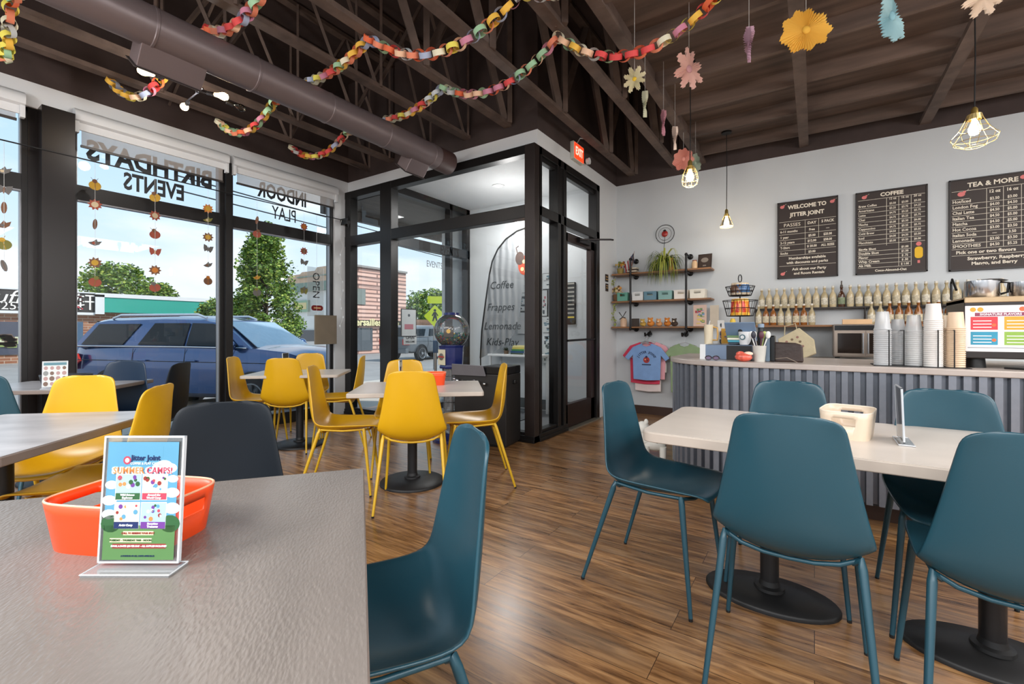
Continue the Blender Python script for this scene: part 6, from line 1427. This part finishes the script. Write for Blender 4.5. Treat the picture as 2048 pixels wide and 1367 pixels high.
def rect_y(t, p0, p1, m, name, d0=-.25):
    (xa, za), (xb, zb) = W_(*p0), W_(*p1); return MB().bb(xa, xb, d0, 0, zb, za).build(name, m, t)
rect_y(t, (560, 571), (700, 576), mat('green metal trim'), 'roof_edge', -.5)
o = rect_y(t, (592, 602), (620, 623), mat('shop sign green', '#7f9c84', .6), 'shop_sign', -.35); rect_y(t, (595, 606), (617, 618), mat('shop sign tan', '#c2b283', .6), 'sign_panel', -.37)
rect_y(t, (572, 660), (660, 690), mat('shopfront dark glass', '#3c4046', .25), 'shopfront_window'); rect_y(t, (585, 662), (603, 692), GWHITE, 'door', -.3); rect_y(t, (589, 665), (599, 690), mat('shopfront dark glass'), 'door_glass', -.32); rect_y(t, (560, 658), (573, 692), mat('orange brick pier', '#b5714c', .8), 'brick_pier', -.4)
# pink brick corner building
PK = brick('pink striped brick', '#dcb0a0', '#e6c2b4', '#8a6e66', 3.0, .26, ms=.05)
XP = -24.0
ya, yb_ = yat(688, XP), yat(812, XP)
t, h = facade(XP, ya, yb_, zat(740, 537, XP), PK, 'building', 'pink brick building with a sash window and a dark lettered sign band', 1.5); cy = (ya + yb_) / 2
MB().bb(-.1, .15, -h, h, zat(740, 537, XP) - GRND, zat(740, 533, XP) - GRND).build('coping', mat('grey coping', '#8f8d8a', .7), t)
MB().bb(.02, .2, -h, h, zat(740, 650, XP) - GRND, zat(740, 640, XP) - GRND).build('sign_band', mat('dark olive sign band', '#37321f', .6), t)
sg = MB(); p = at(752, 645, x=XP + .25); sg.text('Versailles Corp', .62, frm((.25, p.y - cy, p.z - GRND), (0, 1, 0), (0, 0, 1)), bold=.03, ex=.01); sg.build('sign_lettering', mat('cream sign letters', '#e8dfae', .5), t)
w = far_window(t, XP, 709, 731, 576, 609, cy, mat('sash glass', '#7c8580', .2), 'window'); 
far_window(t, XP, 700, 745, 655, 700, cy, mat('shopfront slate glass', '#5b6268', .25), 'shop_window')
far_window(t, XP, 760, 772, 655, 700, cy, mat('shopfront slate glass'), 'shop_window')
# low buildings farther up the road
t, h = facade(-26, yat(812, -26), yat(960, -26), zat(880, 640, -26), mat('brown far brick', '#7d6252', .8, 0, .15, 2), 'building', 'low brown far building seen through the outer entry door')
# yellow crossing sign
p = at(868, 632, x=-12)
t = empty('crossing_sign', (p.x, p.y, GRND), 0, 'yellow green diamond pedestrian sign beyond the entry', 'road sign')
zz = p.z - GRND
MB().tube([(0, 0, 0), (0, 0, zz + .4)], .03, 8).build('post', STEEL, t, smooth=50)
MS = frm((.05, 0, zz), (.8329, .5534, 0), (0, 0, 1))
MB().prism([(0, -.42), (.42, 0), (0, .42), (-.42, 0)], 0, .02, M=MS).bb(-.28, .28, 0, .02, -.75, -.48, M=MS @ frm((0, 0, 0), (1, 0, 0), (0, 0, 1)) @ RX(0)).build('sign_plate', mat('fluorescent yellow green', '#d6e12f', .4), t)
MB().prism([(-.06, -.2), (0, -.05), (.06, -.2), (.1, -.18), (.04, .1), (.1, .0), (.13, .03), (.03, .17), (-.05, .15), (-.12, .02), (-.08, 0), (-.03, .08), (-.1, -.18)], .021, .025, M=MS).prism([(q[0], q[1] + .22) for q in disc(.05, 10)], .021, .025, M=MS).build('walker_symbol', LETM, t)
# trees
LG_ = [mat('tree leaf light', '#7d9a3a', .6), mat('tree leaf mid', '#55762a', .6), mat('tree leaf deep', '#37551f', .6), mat('tree leaf yellow', '#a8b552', .6)]
BARK = mat('tree bark', '#4d4336', .85, 0, .2, 6)
def tree(x, y, ht, rad, z0, n, seed, label, leaf=.2, shape='cone', zb=None):
    t = empty('street_tree', (x, y, GRND), 0, label, 'tree'); rn = random.Random(seed)
    MB().tube([(0, 0, 0), (.05, 0, z0), (0, .05, ht * .75)], [.16, .12, .03], 10).build('trunk', BARK, t, smooth=50)
    br = MB()
    for k in range(14):
        a = rn.uniform(0, 6.3); zz = rn.uniform(z0, ht * .7); br.tube([(0, 0, zz), (rad * .6 * math.cos(a), rad * .6 * math.sin(a), zz + rad * .5)], [.05, .015], 5)
    br.build('branches', BARK, t)
    f_ = MB(); clumps = []
    for k in range(150):
        h_ = rn.random() ** .8; prof = (1 - h_) ** .6 * (.35 + .65 * min(1, h_ * 6 + .5)) if shape == 'cone' else math.sqrt(max(0, 1 - (2 * h_ - 1) ** 2)) ** .7
        a = rn.uniform(0, 2 * PI); r_ = rad * prof * rn.uniform(.55, 1.0)
        clumps.append((r_ * math.cos(a), r_ * math.sin(a), z0 + (ht - z0) * h_, rad * rn.uniform(.18, .33)))
    for k in range(n):
        cx, cy, cz, cr_ = rn.choice(clumps); d_ = Vector((rn.gauss(0, 1), rn.gauss(0, 1), rn.gauss(0, 1))).normalized() * cr_ * rn.uniform(.5, 1.1); p = Vector((cx, cy, cz)) + d_
        u_ = Vector((rn.gauss(0, 1), rn.gauss(0, 1), rn.gauss(0, .5))).normalized(); v_ = u_.cross(Vector((rn.gauss(0, 1), rn.gauss(0, 1), rn.gauss(0, 1)))).normalized(); s_ = leaf * rn.uniform(.6, 1.2)
        f_.add([p - u_ * s_ * .5, p + v_ * s_ * .28, p + u_ * s_ * .5, p - v_ * s_ * .28], [(0, 1, 2, 3)], rn.choice([0, 0, 1, 1, 2, 3]))
    f_.build('foliage', LG_, t)
    return t
Dp = 21.0
def far_pt(px, d): a = (px - 1024) / F; c_, s_ = math.cos(YAW), math.sin(YAW); return (c_ * a - s_) * d, (s_ * a + c_) * d
x, y = far_pt(531, Dp); tree(x, y, H + 203 * Dp / 910 - GRND, 1.62, 1.1, 24000, 1, 'tall pointed green street tree right of the window mullion', .17)
x, y = far_pt(233, 52); tree(x, y, H + 125 * 52 / 910 - GRND, 3.4, 3.0, 7000, 2, 'round tree rising behind the teal fascia, left of centre', .42, 'round')
x, y = far_pt(325, 52); tree(x, y, H + 90 * 52 / 910 - GRND, 2.3, 2.5, 4000, 3, 'smaller tree top behind the teal fascia', .36, 'cone')
x, y = far_pt(440, 24); tree(x, y, H + 55 * 24 / 910 - GRND, 1.1, 1.2, 4000, 4, 'low bushy tree at the right end of the teal fascia', .2, 'round')
x, y = far_pt(862, 60); tree(x, y, H + 75 * 60 / 910 - GRND, 3.4, 2.0, 5000, 5, 'distant tree seen through the outer entry glass', .45, 'round')
x, y = far_pt(925, 72); tree(x, y, H + 65 * 72 / 910 - GRND, 2.4, 2.0, 4000, 6, 'second distant tree beside the entry banner', .45, 'round')
# overhead wires
wr = MB()
for z0_, z1_ in ((7.6, 7.2), (7.0, 6.7)): wr.tube([(-22, 8, z0_), (-22, 30, z1_ - .5), (-22, 55, z1_)], .03, 5)
wr.build('power_line', LETM, label='dark power lines crossing the sky beyond the glass entry', cat='cable')
# EVENTS reflected in the entry glass, modelled as grey letters
MB().text('EVENTS', .13, T(0, 0, 0), bold=.0, wide=.75).build('window_lettering', mat('reflected lettering', '#6c7075', .5), label='faint reflection of EVENTS drawn as letters on the outer entry glass', cat='lettering').matrix_world = frm((-4.640, 4.93, 2.12), (0, 1, 0), (0, 0, 1))
